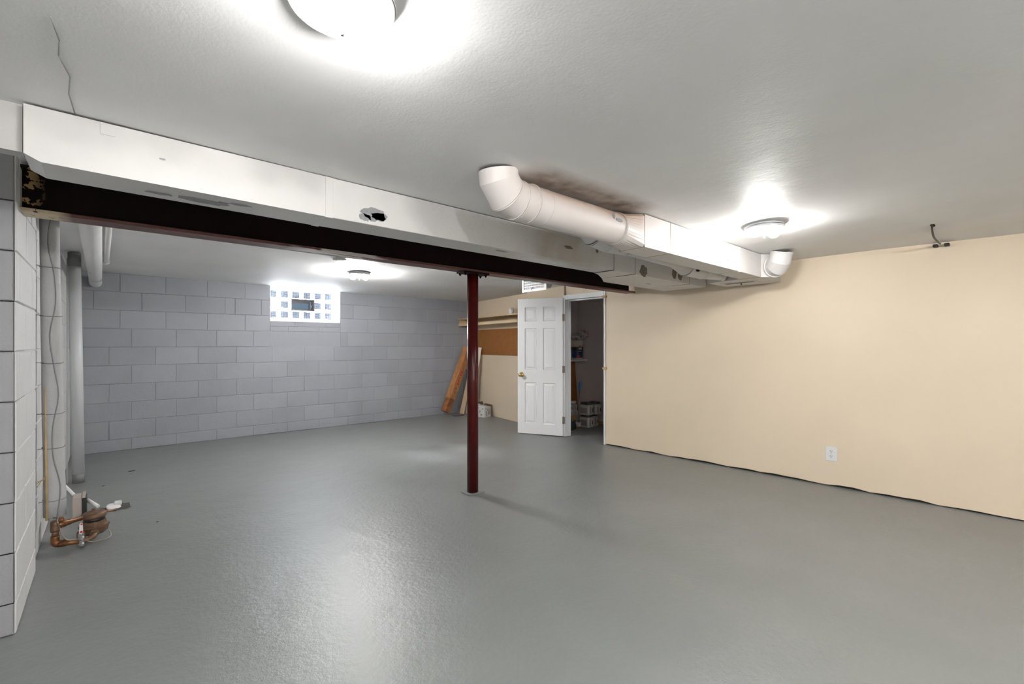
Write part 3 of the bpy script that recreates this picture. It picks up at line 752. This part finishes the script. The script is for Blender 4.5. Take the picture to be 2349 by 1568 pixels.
# round blanking plate
bp = thing('ceiling_cover', 'round white blanking plate on the ceiling beyond the beam', 'cover plate', (1.56, 4.09, 1.93))
MB().lathe([(0.060, 0.0), (0.060, -0.006), (0.055, -0.009), (0.001, -0.009)], (1.56, 4.09, 1.9385), (0,0,1), 36).build('plate', M_ceil, bp)
for s in (-1, 1): MB().lathe([(0.005, 0), (0.004, -0.003)], (1.56+0.03*s, 4.09, 1.9296), (0,0,1), 8).build('screw', M_black, bp)

# ================================================================== PIPES ON THE LEFT WALL
ip = thing('insulated_pipe', 'thick grey-wrapped water pipe rising up the left wall', 'pipe', (-0.226, 3.60, 0.20))
PB = Vector((-0.222, 3.60, 0.215)); PT = Vector((-0.245, 3.60, 1.95))
def pp(t): return PB.lerp(PT, t)
rr = random.Random(2); path = [pp(i/14) for i in range(15)]; rad = [0.046 - 0.006*(i/14) + rr.uniform(-0.0015, 0.0015) for i in range(15)]
MB().tube(path, rad, 24).build('wrap', M_insul, ip)
MB().tube([PB + Vector((0.0, 0.012, -0.018)), PB + Vector((0,0.012,0.02))], 0.010, 12).build('core_pipe', M_copper, ip)
MB().tube([PB + Vector((-0.028,-0.037,-0.012)), pp(0.22)+Vector((-0.028,-0.036,0)), pp(0.42)+Vector((-0.027,-0.034,0))], [0.0075, 0.006, 0.003], 10).build('torn_backing', M_tan, ip)
wv = []
for i in range(11):
    t = i/10; a = -1.35 + 0.35*math.sin(i*1.9)
    rr_ = 0.050 - 0.006*t; wv.append(pp(t*0.97) + Vector((rr_*math.cos(a), rr_*math.sin(a), 0)))
MB().tube(spline(wv, 4), 0.0028, 6).build('tracer_wire', M_wire, ip)
for z in (0.31, 0.60, 0.79, 1.07, 1.33, 1.60):
    t = (z-0.215)/1.735; c = pp(t)
    MB().torus(c, (0.0, -0.10, 1), 0.0475-0.006*t, 0.0022, 28, 5).build('tie_wire', M_wire, ip)
    MB().tube([c+Vector((-0.03,-0.038,0)), c+Vector((-0.058, -0.055, 0.002))], 0.0022, 5).build('tie_end', M_wire, ip)
fz = MB()
for i in range(5):
    a = rr.uniform(-1, 1); c = pp(0.125) + Vector((-0.030, -0.042, 0))
    fz.tube(spline([c, c+Vector((-0.018+0.008*a, -0.018, 0.006*a)), c+Vector((-0.030, -0.030-0.012*a, -0.02*a-0.01))], 3), 0.0018, 5)
fz.build('frayed_tie', M_tan, ip)
# cable clipped on the wall and grey stand pipe, both farther along
cb = thing('wall_cable', 'thin grey cable running straight down the white block wall', 'cable', (-0.285, 4.45, 0.3))
MB().tube([(-0.284, 4.45, 0.30), (-0.283, 4.452, 1.0), (-0.284, 4.45, 1.95)], 0.005, 8).build('cable', M_pvc, cb)
MB().box(-0.290, -0.272, 4.43, 4.47, 1.60, 1.612, 0.002).build('clip', M_wire, cb)
gp = thing('standpipe', 'smooth grey vertical pipe standing on the floor by the far corner', 'pipe', (-0.19, 5.33, 0))
MB().tube([(-0.188, 5.33, 0.075), (-0.212, 5.33, 1.83)], 0.041, 28).build('pipe', M_pvc, gp)
MB().tube([(-0.187, 5.33, 0.0), (-0.1885, 5.33, 0.085)], 0.040, 24).build('foot_coupling', M_pvcd, gp)
MB().tube([(-0.212, 5.33, 1.83), (-0.2135, 5.33, 1.945)], 0.042, 24).build('top_coupling', M_pvcd, gp)
MB().box(-0.262, -0.254, 5.35, 5.358, 0.0, 1.90).build('conduit', M_pvc, gp)
# pipes under the ceiling
c1 = thing('ceiling_pipe', 'thick white cracked pipe under the ceiling running into the far wall', 'pipe', (-0.09, 5.0, 1.8))
MB().tube(spline([(-0.075, 2.97, 1.885), (-0.085, 4.5, 1.876), (-0.098, 6.25, 1.868), (-0.10, 6.42, 1.862), (-0.101, 6.52, 1.845), (-0.101, 6.64, 1.835)], 3), 0.053, 24).build('pipe', M_pvcw, c1)
c2 = thing('small_ceiling_pipe', 'thin white capped pipe under the ceiling beside the thick one', 'pipe', (0.0, 4.3, 1.87))
MB().tube([(0.008, 2.97, 1.90), (-0.012, 5.36, 1.90)], 0.019, 16).build('pipe', M_pvcw, c2)
MB().tube([(-0.0118, 5.32, 1.90), (-0.0122, 5.40, 1.90)], 0.0235, 16).build('cap', M_pvcw, c2)

# ================================================================== WATER METER
wm = thing('water_meter', 'weathered bronze water meter on copper piping low by the left wall', 'water meter', (-0.08, 3.72, 0.0))
mc = Vector((-0.062, 3.70, 0.0))
bd = MB().lathe([(0.050, 0.042), (0.062, 0.052), (0.066, 0.075), (0.070, 0.083), (0.070, 0.092), (0.058, 0.098), (0.052, 0.120)], mc, (0,0,1), 8, smooth=False).build('meter_body', M_bronze, wm)
MB().lathe([(0.050, 0.118), (0.050, 0.138)], mc, (0,0,1), 28).build('register_neck', M_black, wm)
ld = MB().lathe([(0.054, 0.137), (0.057, 0.141), (0.056, 0.158), (0.050, 0.166), (0.02, 0.170), (0.001, 0.170)], mc, (0,0,1), 28).build('meter_lid', M_bronze, wm)
MB().box(mc.x-0.012, mc.x+0.004, mc.y+0.038, mc.y+0.05, 0.166, 0.178, 0.002).build('lid_hinge', M_bronze, wm)
MB().box(mc.x-0.074, mc.x-0.036, mc.y-0.066, mc.y-0.030, 0.030, 0.078, 0.003).build('inlet_boss', M_bronze, wm)
MB().box(mc.x-0.068, mc.x-0.042, mc.y-0.0685, mc.y-0.0655, 0.052, 0.074).build('boss_plate', M_chip, wm)
MB().lathe([(0.024, 0.0), (0.024, 0.016), (0.016, 0.018), (0.016, 0.026)], mc + Vector((0.0, -0.062, 0.062)), (0.0, -1, -0.15), 6, smooth=False).build('union_nut', M_bronze, wm)
MB().tube(spline([mc + Vector((0.0,-0.075,0.060)), mc + Vector((-0.002,-0.100,0.052)), mc + Vector((-0.030,-0.116,0.046)), mc + Vector((-0.062,-0.118,0.046))], 4), 0.0145, 14).build('inlet_bend', M_bronze, wm)
jx, jy = -0.222, 3.612
MB().tube([(mc.x-0.06, mc.y-0.118, 0.046), (jx+0.01, jy-0.010, 0.048)], 0.0135, 14).build('lower_pipe', M_copper, wm)
MB().tube(spline([(jx+0.046, jy-0.006, 0.047), (jx+0.014, jy-0.002, 0.048), (jx, jy, 0.060), (jx, jy, 0.095)], 4), 0.0195, 16).build('elbow', M_copper, wm)
MB().tube([(jx, jy, 0.085), (jx, jy, 0.130)], 0.0150, 14).build('riser', M_bronze, wm)
MB().lathe([(0.020, 0.120), (0.021, 0.128), (0.021, 0.172), (0.018, 0.180)], (jx, jy, 0), (0,0,1), 14).build('tee', M_bronze, wm)
MB().lathe([(0.012, 0.0), (0.020, 0.012), (0.021, 0.040), (0.017, 0.046), (0.015, 0.068), (0.012, 0.072), (0.012, 0.120)], (jx, jy+0.002, 0.152), (0.93, 0.37, 0.02), 14).build('valve_barrel', M_copper, wm)
MB().box(jx+0.012, jx+0.036, jy-0.010, jy+0.014, 0.172, 0.192, 0.002).build('valve_stem', M_copper, wm)
MB().tube([(jx+0.004, jy-0.014, 0.205), (jx+0.020, jy-0.026, 0.140)], 0.0032, 8).build('valve_lever', M_hinge, wm)
MB().tube(spline([(jx+0.020, jy-0.024, 0.142), (jx+0.030, jy-0.030, 0.100), (jx+0.055, jy-0.032, 0.066), (jx+0.11, jy-0.030, 0.058), (mc.x-0.01, mc.y-0.135, 0.034), (mc.x+0.050, mc.y-0.115, 0.026), (mc.x+0.074, mc.y-0.085, 0.034), (mc.x+0.066, mc.y-0.060, 0.058)], 5), 0.0035, 8).build('bond_wire', M_hinge, wm)
cl = MB()
for z in (0.064, 0.030): cl.lathe([(0.013, -0.008), (0.015, 0), (0.013, 0.010), (0.006, 0.012), (0.006, 0.016)], (mc.x-0.052, mc.y-0.130, z), (0.25,-1,0), 12)
cl.box(mc.x-0.060, mc.x-0.044, mc.y-0.134, mc.y-0.122, 0.034, 0.060).build('ground_clamp', M_gray, wm)
MB().prism([(mc.x-0.064, 0.076), (mc.x-0.062, 0.130), (mc.x-0.056, 0.137), (mc.x-0.048, 0.134), (mc.x-0.046, 0.080), (mc.x-0.054, 0.070)], mc.y-0.073, mc.y-0.0705, 'y').build('warning_tag', M_plastic, wm)
for (dx, z, r) in ((-0.054, 0.084, 0.0065), (-0.053, 0.128, 0.005)):
    MB().lathe([(r, 0), (r, 0.0006)], (mc.x+dx, mc.y-0.073, z), (0,-1,0), 10).build('tag_print', M_red, wm)
# meter reading box with its conduit
rb = thing('reader_box', 'taupe plastic reader box with black back behind the water meter', 'box', (-0.135, 3.85, 0.10))
MB().box(-0.162, -0.118, 3.80, 3.90, 0.115, 0.246, 0.005).build('cover', M_taupe, rb)
MB().box(-0.1178, -0.098, 3.795, 3.905, 0.120, 0.236, 0.002).build('back_plate', M_black, rb)
MB().box(-0.1178, -0.102, 3.795, 3.905, 0.2362, 0.252, 0.002).build('top_lip', M_taupe, rb)
MB().tube([(-0.255, 4.10, 0.335), (-0.150, 3.885, 0.232)], 0.0085, 10).build('conduit', M_pvcw, rb)
MB().tube([(-0.098, 3.87, 0.205), (-0.045, 3.79, 0.172)], 0.010, 10).build('conduit', M_pvcw, rb)
# clean-out with broken caps and its chipped floor patch
co = thing('broken_cleanout', 'broken white drain cap with rusty rim in the floor behind the water meter', 'drain', (0.04, 4.33, 0))
MB().chip((0.055, 4.33, 0.003), 0.085, 0.085, 'z', 91, t=0.002).build('rough_patch', M_patch, co)
MB().chip((0.0, 4.27, 0.006), 0.055, 0.028, 'z', 92, t=0.002).build('rust_scab', M_stain, co)
MB().lathe([(0.040, 0.0), (0.042, 0.008), (0.034, 0.012), (0.001, 0.013)], (0.028, 4.31, 0.008), (0.25, -0.35, 1), 20).build('cap', M_plastic, co)
MB().box(0.030, 0.075, 4.32, 4.37, 0.012, 0.040, 0.006).build('square_plug', M_plastic, co)
MB().lathe([(0.030, 0.0), (0.032, 0.018), (0.024, 0.020)], (-0.012, 4.35, 0.004), (-0.3, 0, 1), 16).build('cracked_ring', M_gray, co)

# ================================================================== REAR CORNER: shelf, panel, planks, carton
SD = Vector((4.80-4.56, 6.45-4.57, 0)).normalized(); SN = Vector((-SD.y, SD.x, 0))   # along the shelf wall, out of it
def shelf_pt(s, o): p = Vector((4.56, 4.57, 0)) + SD*s + SN*o; return p
def along(s0, s1, o0, o1, z0, z1, name, material, parent=None):
    q = [shelf_pt(s0, o0), shelf_pt(s1, o0), shelf_pt(s1, o1), shelf_pt(s0, o1)]
    return MB().prism([(p.x, p.y) for p in q], z0, z1, 'z').build(name, material, parent)
sh = thing('wall_shelf_board', 'long cream painted wall shelf with a moulded rail below', 'shelf', shelf_pt(1.0, 0.0) + Vector((0,0,1.5)))
along(0.06, 1.868, 0.001, 0.30, 1.594, 1.612, 'shelf_board', M_shelf, sh)
along(0.06, 1.862, 0.001, 0.020, 1.45, 1.5935, 'back_rail', M_shelf, sh)
along(0.06, 1.866, 0.0205, 0.28, 1.515, 1.532, 'lower_board', M_shelf, sh)
along(0.06, 1.866, 0.262, 0.28, 1.485, 1.5145, 'front_rail', M_shelf, sh)
along(1.845, 1.862, 0.021, 0.27, 1.5325, 1.5935, 'end_bracket', M_shelf, sh)
q = shelf_pt(0.47, 0.13)
jr = thing('air_freshener', 'small white air freshener bottle standing on the shelf', 'bottle', (q.x, q.y, 1.612))
MB().lathe([(0.028, 1.6125), (0.031, 1.625), (0.040, 1.66), (0.042, 1.69), (0.036, 1.712), (0.020, 1.722), (0.001, 1.723)], (q.x, q.y, 0), (0,0,1), 20).build('bottle', M_plastic, jr)
dirc = Vector((-0.66, -0.75, 0)); MB().lathe([(0.006, 0), (0.006, 0.003)], (q.x+dirc.x*0.0395, q.y+dirc.y*0.0395, 1.692), dirc, 8).build('nozzle', M_print, jr)
pb = along(0.05, 1.868, 0.001, 0.012, 1.0, 1.42, 'brown_panel', M_board); pbt = pb
tag(pb, 'brown hardboard panel fixed on the beige wall under the shelf', 'panel')
for s_, z_ in ((1.58, 1.385), (1.60, 1.34), (1.59, 1.31), (1.50, 1.395)):
    p_ = shelf_pt(s_, 0.0122); MB().lathe([(0.006, 0), (0.006, 0.001)], (p_.x, p_.y, z_), SN, 8).build('nail_hole', M_dark, pb)
# leaning timbers
def lean(name, label, p0, p1, wdt, thk, material, side=Vector((1,0,0)), cat='plank', parent=None):
    """a squared timber from p0 to p1"""
    A = Vector(p0); B = Vector(p1); d = (B-A).normalized(); u = (side - d*side.dot(d)).normalized(); v = d.cross(u)
    V = []
    for c in (A, B):
        for (a, b_) in ((-1,-1),(1,-1),(1,1),(-1,1)): V.append(c + u*(a*wdt/2) + v*(b_*thk/2))
    return MB().add(V, [(0,3,2,1),(4,5,6,7),(0,1,5,4),(1,2,6,5),(2,3,7,6),(3,0,4,7)])
tb_ = thing('leaning_timber', 'thick orange timber with a rough dark foot leaning in the far corner', 'timber', (4.14, 6.37, 0))
dv = Vector((1, -0.35, 0)).normalized()
A = Vector((4.170, 6.340, 0.060)); B = Vector((4.635, 6.340, 1.12))
lean('', '', A + (B-A)*0.20, B, 0.115, 0.115, M_wood, Vector((0.20,-0.98,0))).build('beam_length', M_wood, tb_)
lean('', '', A, A + (B-A)*0.1998, 0.110, 0.110, M_woodd, Vector((0.20,-0.98,0))).build('rough_foot', M_woodd, tb_)
dd = (B-A).normalized(); uu = (Vector((0.20,-0.98,0)) - dd*Vector((0.20,-0.98,0)).dot(dd)).normalized(); vv = dd.cross(uu)
for k_, (t0, mt, wd) in enumerate(((0.30, M_chipb, 0.030), (0.36, M_chipb, 0.030), (0.43, M_red, 0.034), (0.475, M_red, 0.030), (0.52, M_red, 0.020), (0.565, M_red, 0.038), (0.61, M_red, 0.034))):
    for sg in (1,):
        c = A + (B-A)*t0 + uu*0.0578*sg
        c = c
        V = [c + dd*a*0.017 + vv*b2*wd/2 + uu*0.0006 for a, b2 in ((-1,-1),(1,-1),(1,1),(-1,1))]
        V2 = [p - uu*0.0004 for p in V]
        MB().add(V + V2, [(0,1,2,3),(7,6,5,4),(0,4,5,1),(1,5,6,2),(2,6,7,3),(3,7,4,0)]).build('stamp_mark', mt, tb_)
tp_ = lean('', '', (4.43, 6.235, 0.01), (4.69, 6.28, 0.86), 0.075, 0.020, M_woodt, Vector((0.6,-0.8,0))).build('tan_plank', M_woodt, base=(4.43, 6.235, 0))
tag(tp_, 'short tan plank with a ragged edge leaning beside the thick timber', 'plank')
tp2 = lean('', '', (4.52, 6.20, 0.01), (4.700, 6.17, 1.12), 0.06, 0.018, M_woodt, Vector((0.6,-0.8,0))).build('tall_tan_plank', M_woodt, base=(4.52, 6.20, 0))
tag(tp2, 'tall narrow tan plank leaning against the beige wall behind the post', 'plank')
pw = lean('', '', (4.475, 6.10, 0.008), (4.690, 6.07, 1.12), 0.055, 0.015, M_woodw, Vector((0.6,-0.8,0))).build('pale_plank', M_woodw, base=(4.475, 6.10, 0))
tag(pw, 'pale white-painted plank leaning against the beige wall beside the carton', 'plank')
cd = MB().tube(spline([(4.27, 6.27, 0.005), (4.22, 6.16, 0.005), (4.33, 6.10, 0.005), (4.42, 6.16, 0.005), (4.44, 6.27, 0.005)], 6), 0.005, 6).build('black_cord', M_black, base=(4.3, 6.2, 0))
tag(cd, 'black cord lying on the floor beside the foot of the timber', 'cord')
# open carton
ct = thing('open_carton', 'small open white printed carton standing on the floor beside the pale plank', 'box', (4.56, 5.80, 0), R(8))
def L_(o): return o
w2, d2, h2 = 0.075, 0.085, 0.185
bx = MB()
bx.box(-w2, w2, -d2, -d2+0.004, 0.001, h2-0.02).box(-w2, -w2+0.004, -d2+0.0045, d2, 0.001, h2).box(w2-0.004, w2, -d2+0.0045, d2, 0.001, h2-0.02).box(-w2+0.0045, w2-0.0045, d2-0.004, d2, 0.001, h2).box(-w2+0.0045, w2-0.0045, -d2+0.0045, d2-0.0045, 0.001, 0.005)
bx.build('carton_body', M_card, ct, local=True)
MB().add([(-w2, -0.02, h2), (-w2, d2, h2), (-w2-0.015, d2, h2+0.03), (-w2-0.02, 0.0, h2+0.035)], [(0,1,2,3)]).build('flap', M_card, ct, local=True)
MB().add([(w2, -0.08, h2-0.02), (w2, d2, h2), (w2+0.05, d2, h2+0.015), (w2+0.05, -0.07, h2)], [(0,1,2,3)]).build('flap', M_carddark, ct, local=True)
MB().add([(-w2, d2, h2), (w2, d2, h2), (w2, d2+0.02, h2+0.05), (-w2, d2+0.02, h2+0.05)], [(0,1,2,3)]).build('flap', M_carddark, ct, local=True)
MB().box(-w2+0.006, w2-0.006, -d2+0.006, d2-0.006, 0.12, 0.121).build('contents', M_carddark, ct, local=True)
for (x, z, a, b2) in ((-0.045, 0.145, 0.008, 0.006), (0.0, 0.12, 0.010, 0.014), (0.02, 0.07, 0.007, 0.03), (0.045, 0.09, 0.006, 0.045), (-0.03, 0.06, 0.006, 0.04)):
    MB().box(x-a, x+a, -d2-0.0006, -d2-0.0001, z-b2, z+b2).build('print_mark', M_print, ct, local=True)
for (y, z, a, b2) in ((-0.04, 0.135, 0.007, 0.014), (0.02, 0.09, 0.008, 0.02), (-0.01, 0.04, 0.02, 0.01), (0.05, 0.15, 0.008, 0.006)):
    MB().box(-w2-0.0006, -w2-0.0001, y-a, y+a, z-b2, z+b2).build('print_mark', M_print, ct, local=True)

# ================================================================== CLOSET CONTENTS
def make_jug():
    t = empty('litter_jug', (0,0,0)); ORG[t.name] = Vector((0,0,0))
    a, b_ = 0.060, 0.086
    def rr_(s, z, c=0.016):
        x, y = a*s, b_*s
        return [(-x+c,-y,z),(x-c,-y,z),(x,-y+c,z),(x,y-c,z),(x-c,y,z),(-x+c,y,z),(-x,y-c,z),(-x,-y+c,z)]
    MB().rings([rr_(0.95, 0.0), rr_(1, 0.008), rr_(1, 0.118), rr_(0.90, 0.138), rr_(0.82, 0.142)], smooth=False).build('jug_body', M_jug, t, local=True)
    MB().rings([rr_(0.86, 0.1422), rr_(0.88, 0.150), rr_(0.86, 0.168), rr_(0.74, 0.174)], smooth=False).build('lid', M_lid, t, local=True)
    MB().box(-a-0.0012, -a-0.0002, -0.052, 0.056, 0.022, 0.106).build('label', M_juglabel, t, local=True)
    MB().prism([(0.020,0.045),(0.030,0.040),(0.036,0.050),(0.034,0.095),(0.024,0.100)], -b_-0.0012, -b_-0.0002, 'y').build('handle_recess', M_black, t, local=True)
    MB().box(-0.030, -0.012, -b_-0.0012, -b_-0.0002, 0.025, 0.11).build('side_print', M_juglabel, t, local=True)
    return t
JG = 'litter jugs stacked in the closet'
j0 = make_jug(); j0.location = (5.09, 4.117, 0.001); tag(j0, 'off-white lidded jug at the front of the bottom row of the closet stack', 'jug', JG)
for (x, y, z, rz, lb) in ((5.235, 4.14, 0.001, 0, 'off-white lidded jug at the back of the bottom row of the closet stack'),
                          (5.085, 4.115, 0.1765, 3, 'off-white lidded jug at the front of the top row of the closet stack'),
                          (5.235, 4.085, 0.1765, -8, 'off-white lidded jug at the back of the top row, nearest the closet back wall')):
    c = copy_tree(j0); c.location = (x, y, z); c.rotation_euler = (0, 0, R(rz)); tag(c, lb, 'jug', JG)
mp = thing('mop', 'mop with a blue grip and white clamp head leaning in the closet', 'mop', (4.95, 4.14, 0))
m0 = Vector((4.945, 4.150, 0.075)); m1 = Vector((5.04, 4.19, 0.64)); 
MB().tube([m0, m0.lerp(m1, 0.80)], 0.009, 12).build('handle', M_gray, mp)
MB().tube([m0.lerp(m1, 0.795), m0.lerp(m1, 0.86), m0.lerp(m1, 0.96), m1], [0.011, 0.015, 0.016, 0.012], 12).build('grip', M_blue, mp)
MB().prism([(4.10,0.078),(4.205,0.078),(4.190,0.062),(4.188,0.022),(4.170,0.022),(4.160,0.034),(4.145,0.034),(4.135,0.020),(4.118,0.022),(4.116,0.062)], 4.925, 4.965, 'x').build('clamp_head', M_plastic, mp)
MB().box(4.930, 4.960, 4.12, 4.185, 0.001, 0.022, 0.004).build('sponge', M_yellow, mp)
dp = thing('dustpan', 'black dustpan standing on edge inside the closet door lining', 'dustpan', (4.78, 4.12, 0))
MB().prism([(4.70,4.06),(4.86,4.115),(4.855,4.13),(4.695,4.075)], 0.001, 0.12, 'z').build('pan', M_black, dp)
MB().tube([(4.80, 4.075, 0.11), (4.865, 4.10, 0.004)], 0.004, 8).build('rim', M_gray, dp)
MB().tube([(4.72, 4.075, 0.115), (4.70, 4.075, 0.20)], 0.010, 10).build('handle', M_black, dp)
bg1 = thing('rubbish_bag', 'crumpled pale plastic bag standing behind the mop in the closet', 'bag', (5.06, 4.33, 0))
MB().blob((5.055, 4.335, 0.165), (0.075, 0.075, 0.160), 16, 10, 0.16, 4).build('bag', M_bag, bg1)
MB().blob((5.045, 4.32, 0.335), (0.05, 0.035, 0.02), 12, 6, 0.2, 8).build('tied_top', M_plastic, bg1)
ys_ = MB().box(4.93, 4.985, 4.225, 4.30, 0.115, 0.155, 0.012).build('sponge_pad', M_yellow, base=(4.955, 4.26, 0.115)); ys_.rotation_euler = (0.5, 0.4, 0)
tag(ys_, 'ochre sponge resting on the folded cloth in the closet', 'sponge')
fb = thing('folded_cloth', 'grey folded cloth on the closet floor under the sponge', 'cloth', (4.95, 4.27, 0))
MB().blob((4.945, 4.275, 0.055), (0.055, 0.06, 0.054), 14, 8, 0.12, 12).build('cloth', M_bag, fb)
bh = MB().add([(4.60,4.505,0.001),(5.385,4.505,0.001),(5.345,4.548,0.92),(4.60,4.548,0.92),(4.60,4.512,0.001),(5.385,4.512,0.001),(5.345,4.555,0.92),(4.60,4.555,0.92)], [(0,1,2,3),(7,6,5,4),(0,4,5,1),(1,5,6,2),(2,6,7,3),(3,7,4,0)]).build('hardboard_sheet', M_board, base=(5.0, 4.52, 0))
tag(bh, 'brown hardboard sheet leaning against the closet side wall', 'sheet')
cs = tag(MB().box(4.70, 5.345, 4.30, 4.559, 0.925, 0.955, 0.002).build('closet_shelf', M_jug, base=(5.0, 4.43, 0.925)), 'thick white shelf board on the closet side wall', 'shelf')
pl = thing('paint_pail', 'cream plastic pail with navy label standing on the closet shelf', 'pail', (5.245, 4.42, 0.9555))
pc = (5.245, 4.42, 0.9556)
MB().lathe([(0.078, 0.0), (0.080, 0.006), (0.088, 0.200), (0.096, 0.202), (0.097, 0.212), (0.092, 0.214), (0.092, 0.226), (0.098, 0.228), (0.098, 0.240), (0.092, 0.242)], pc, (0,0,1), 32).build('pail_body', M_pail, pl)
MB().lathe([(0.0992, 0.2425), (0.101, 0.252), (0.096, 0.258), (0.092, 0.274), (0.088, 0.276), (0.001, 0.276)], pc, (0,0,1), 32).build('lid', M_pail, pl)
MB().lathe([(0.0815, 0.018), (0.0880, 0.178)], pc, (0,0,1), 32, False, False).build('label', M_navy, pl)
MB().lathe([(0.0880, 0.130), (0.0888, 0.176)], pc, (0,0,1), 32, False, False).build('label_band', M_black, pl)
def on_pail(u0, u1, z0, z1, material, name, rad=0.0895):
    V = []
    for z in (z0, z1):
        for i in range(3):
            a = u0 + (u1-u0)*i/2; V.append((pc[0]+rad*math.cos(a), pc[1]+rad*math.sin(a), pc[2]+z))
    MB().add(V, [(0,1,4,3),(1,2,5,4)]).build(name, material, pl)
for k_, (a0, a1) in enumerate(((-2.15,-2.08),(-2.04,-1.98),(-1.93,-1.87),(-1.82,-1.78),(-1.72,-1.66),(-1.62,-1.58))):
    on_pail(a0, a1, 0.140, 0.168, M_plastic, 'lettering')
on_pail(-2.2, -1.6, 0.112, 0.122, M_yellow, 'label_stripe'); on_pail(-2.45, -1.9, 0.030, 0.055, M_red, 'label_spot')
on_pail(-2.6, -1.4, 0.012, 0.020, M_plastic, 'label_stripe'); on_pail(-2.2, -1.9, 0.184, 0.196, M_red, 'label_spot')
pg = thing('plastic_bag', 'crumpled clear bag with red print lying on the pail lid', 'bag', (5.28, 4.40, 1.2325))
MB().blob((5.245, 4.42, 1.275), (0.085, 0.08, 0.040), 16, 8, 0.25, 21).build('bag_body', M_bag, pg)
MB().blob((5.315, 4.375, 1.325), (0.070, 0.060, 0.055), 16, 9, 0.3, 22).build('bag_fold', M_bag, pg)
MB().blob((5.345, 4.37, 1.355), (0.060, 0.045, 0.035), 14, 7, 0.35, 23).build('printed_fold', M_bagr, pg)
MB().blob((5.385, 4.365, 1.300), (0.020, 0.02, 0.016), 10, 6, 0.2, 24).build('printed_fold', M_red, pg)

# ================================================================== RIGHT WALL DETAILS
ox, oy, oz = wl(1.042), 1.042, 0.268
ou = thing('wall_outlet', 'white duplex socket outlet low on the beige wall', 'outlet', (ox, oy, oz), 0)
MB().add([(-0.001,-0.0415,-0.060),(-0.001,0.0415,-0.060),(-0.001,0.0415,0.060),(-0.001,-0.0415,0.060),(-0.007,-0.0385,-0.057),(-0.007,0.0385,-0.057),(-0.007,0.0385,0.057),(-0.007,-0.0385,0.057)],
         [(4,7,6,5),(0,4,5,1),(1,5,6,2),(2,6,7,3),(3,7,4,0)]).build('cover_plate', M_plastic, ou, local=True)
ou.rotation_euler = (0, 0, math.atan(0.0555))
for z in (0.0205, -0.0205):
    so_ = MB().lathe([(0.0165, 0), (0.0162, 0.0016)], (-0.0071, 0, z), (-1,0,0), 24).build('socket_face', M_plastic, ou, local=True)
    for (y, zz, a, b2) in ((0.0062, 0.004, 0.0014, 0.005), (-0.0062, 0.004, 0.0014, 0.004), (0.0, -0.0075, 0.0024, 0.0024)):
        MB().box(-0.0092, -0.0087, y-a, y+a, z+zz-b2, z+zz+b2).build('slot', M_black, so_, local=True)
MB().lathe([(0.003, 0), (0.003, 0.001)], (-0.0071, 0, 0), (-1,0,0), 10).build('screw', M_gray, ou, local=True)
hw = thing('loose_cable', 'short dark cable sagging from a ceiling hole to the top of the beige wall', 'cable', (4.1, 0.37, 1.88))
MB().tube(spline([(3.80, 0.362, 1.915), (3.81, 0.366, 1.893), (3.98, 0.375, 1.868), (4.22, 0.378, 1.873), (4.42, 0.382, 1.886)], 6), 0.0055, 8).build('cable', M_black, hw)
MB().chip((3.80, 0.362, 1.9065), 0.05, 0.012, 'z', 61, t=0.0035).build('ceiling_hole', M_dark, hw)
for y in (0.35, 0.41): MB().box(4.44, 4.497, y-0.014, y+0.014, 1.872, 1.892, 0.004).build('staple', M_black, hw)
# small debris on the floor
for i, (x, y, s, lb) in enumerate(((0.165, 5.47, 0.030, 'thin dark splinter on the floor toward the block wall'), (-0.03, 5.05, 0.010, 'small dark crumb on the floor near the grey standpipe'), (0.243, 3.79, 0.007, 'small dark crumb on the floor right of the water meter'))):
    d_ = MB().chip((x, y, 0.002), s, s*0.35, 'z', 100+i, 10, t=0.0015).build('floor_crumb', M_patch, base=(x, y, 0)); tag(d_, lb, 'debris')
# hairline ceiling crack
ck = MB(); pts = [(-0.096, 1.45), (-0.088, 1.55), (-0.094, 1.63), (-0.078, 1.74), (-0.086, 1.86), (-0.079, 2.005)]
for a, c in zip(pts[:-1], pts[1:]):
    ck.box(min(a[0], c[0])-0.0, max(a[0], c[0])+0.001, a[1], c[1], 1.9, 1.9) if False else ck.tube([(a[0], a[1], ceil_z(*a)+0.0005), (c[0], c[1], ceil_z(*c)+0.0005)], 0.0016, 5)
cko = ck.build('trim_5', M_chip); struct(cko, 'hairline crack in the ceiling plaster')
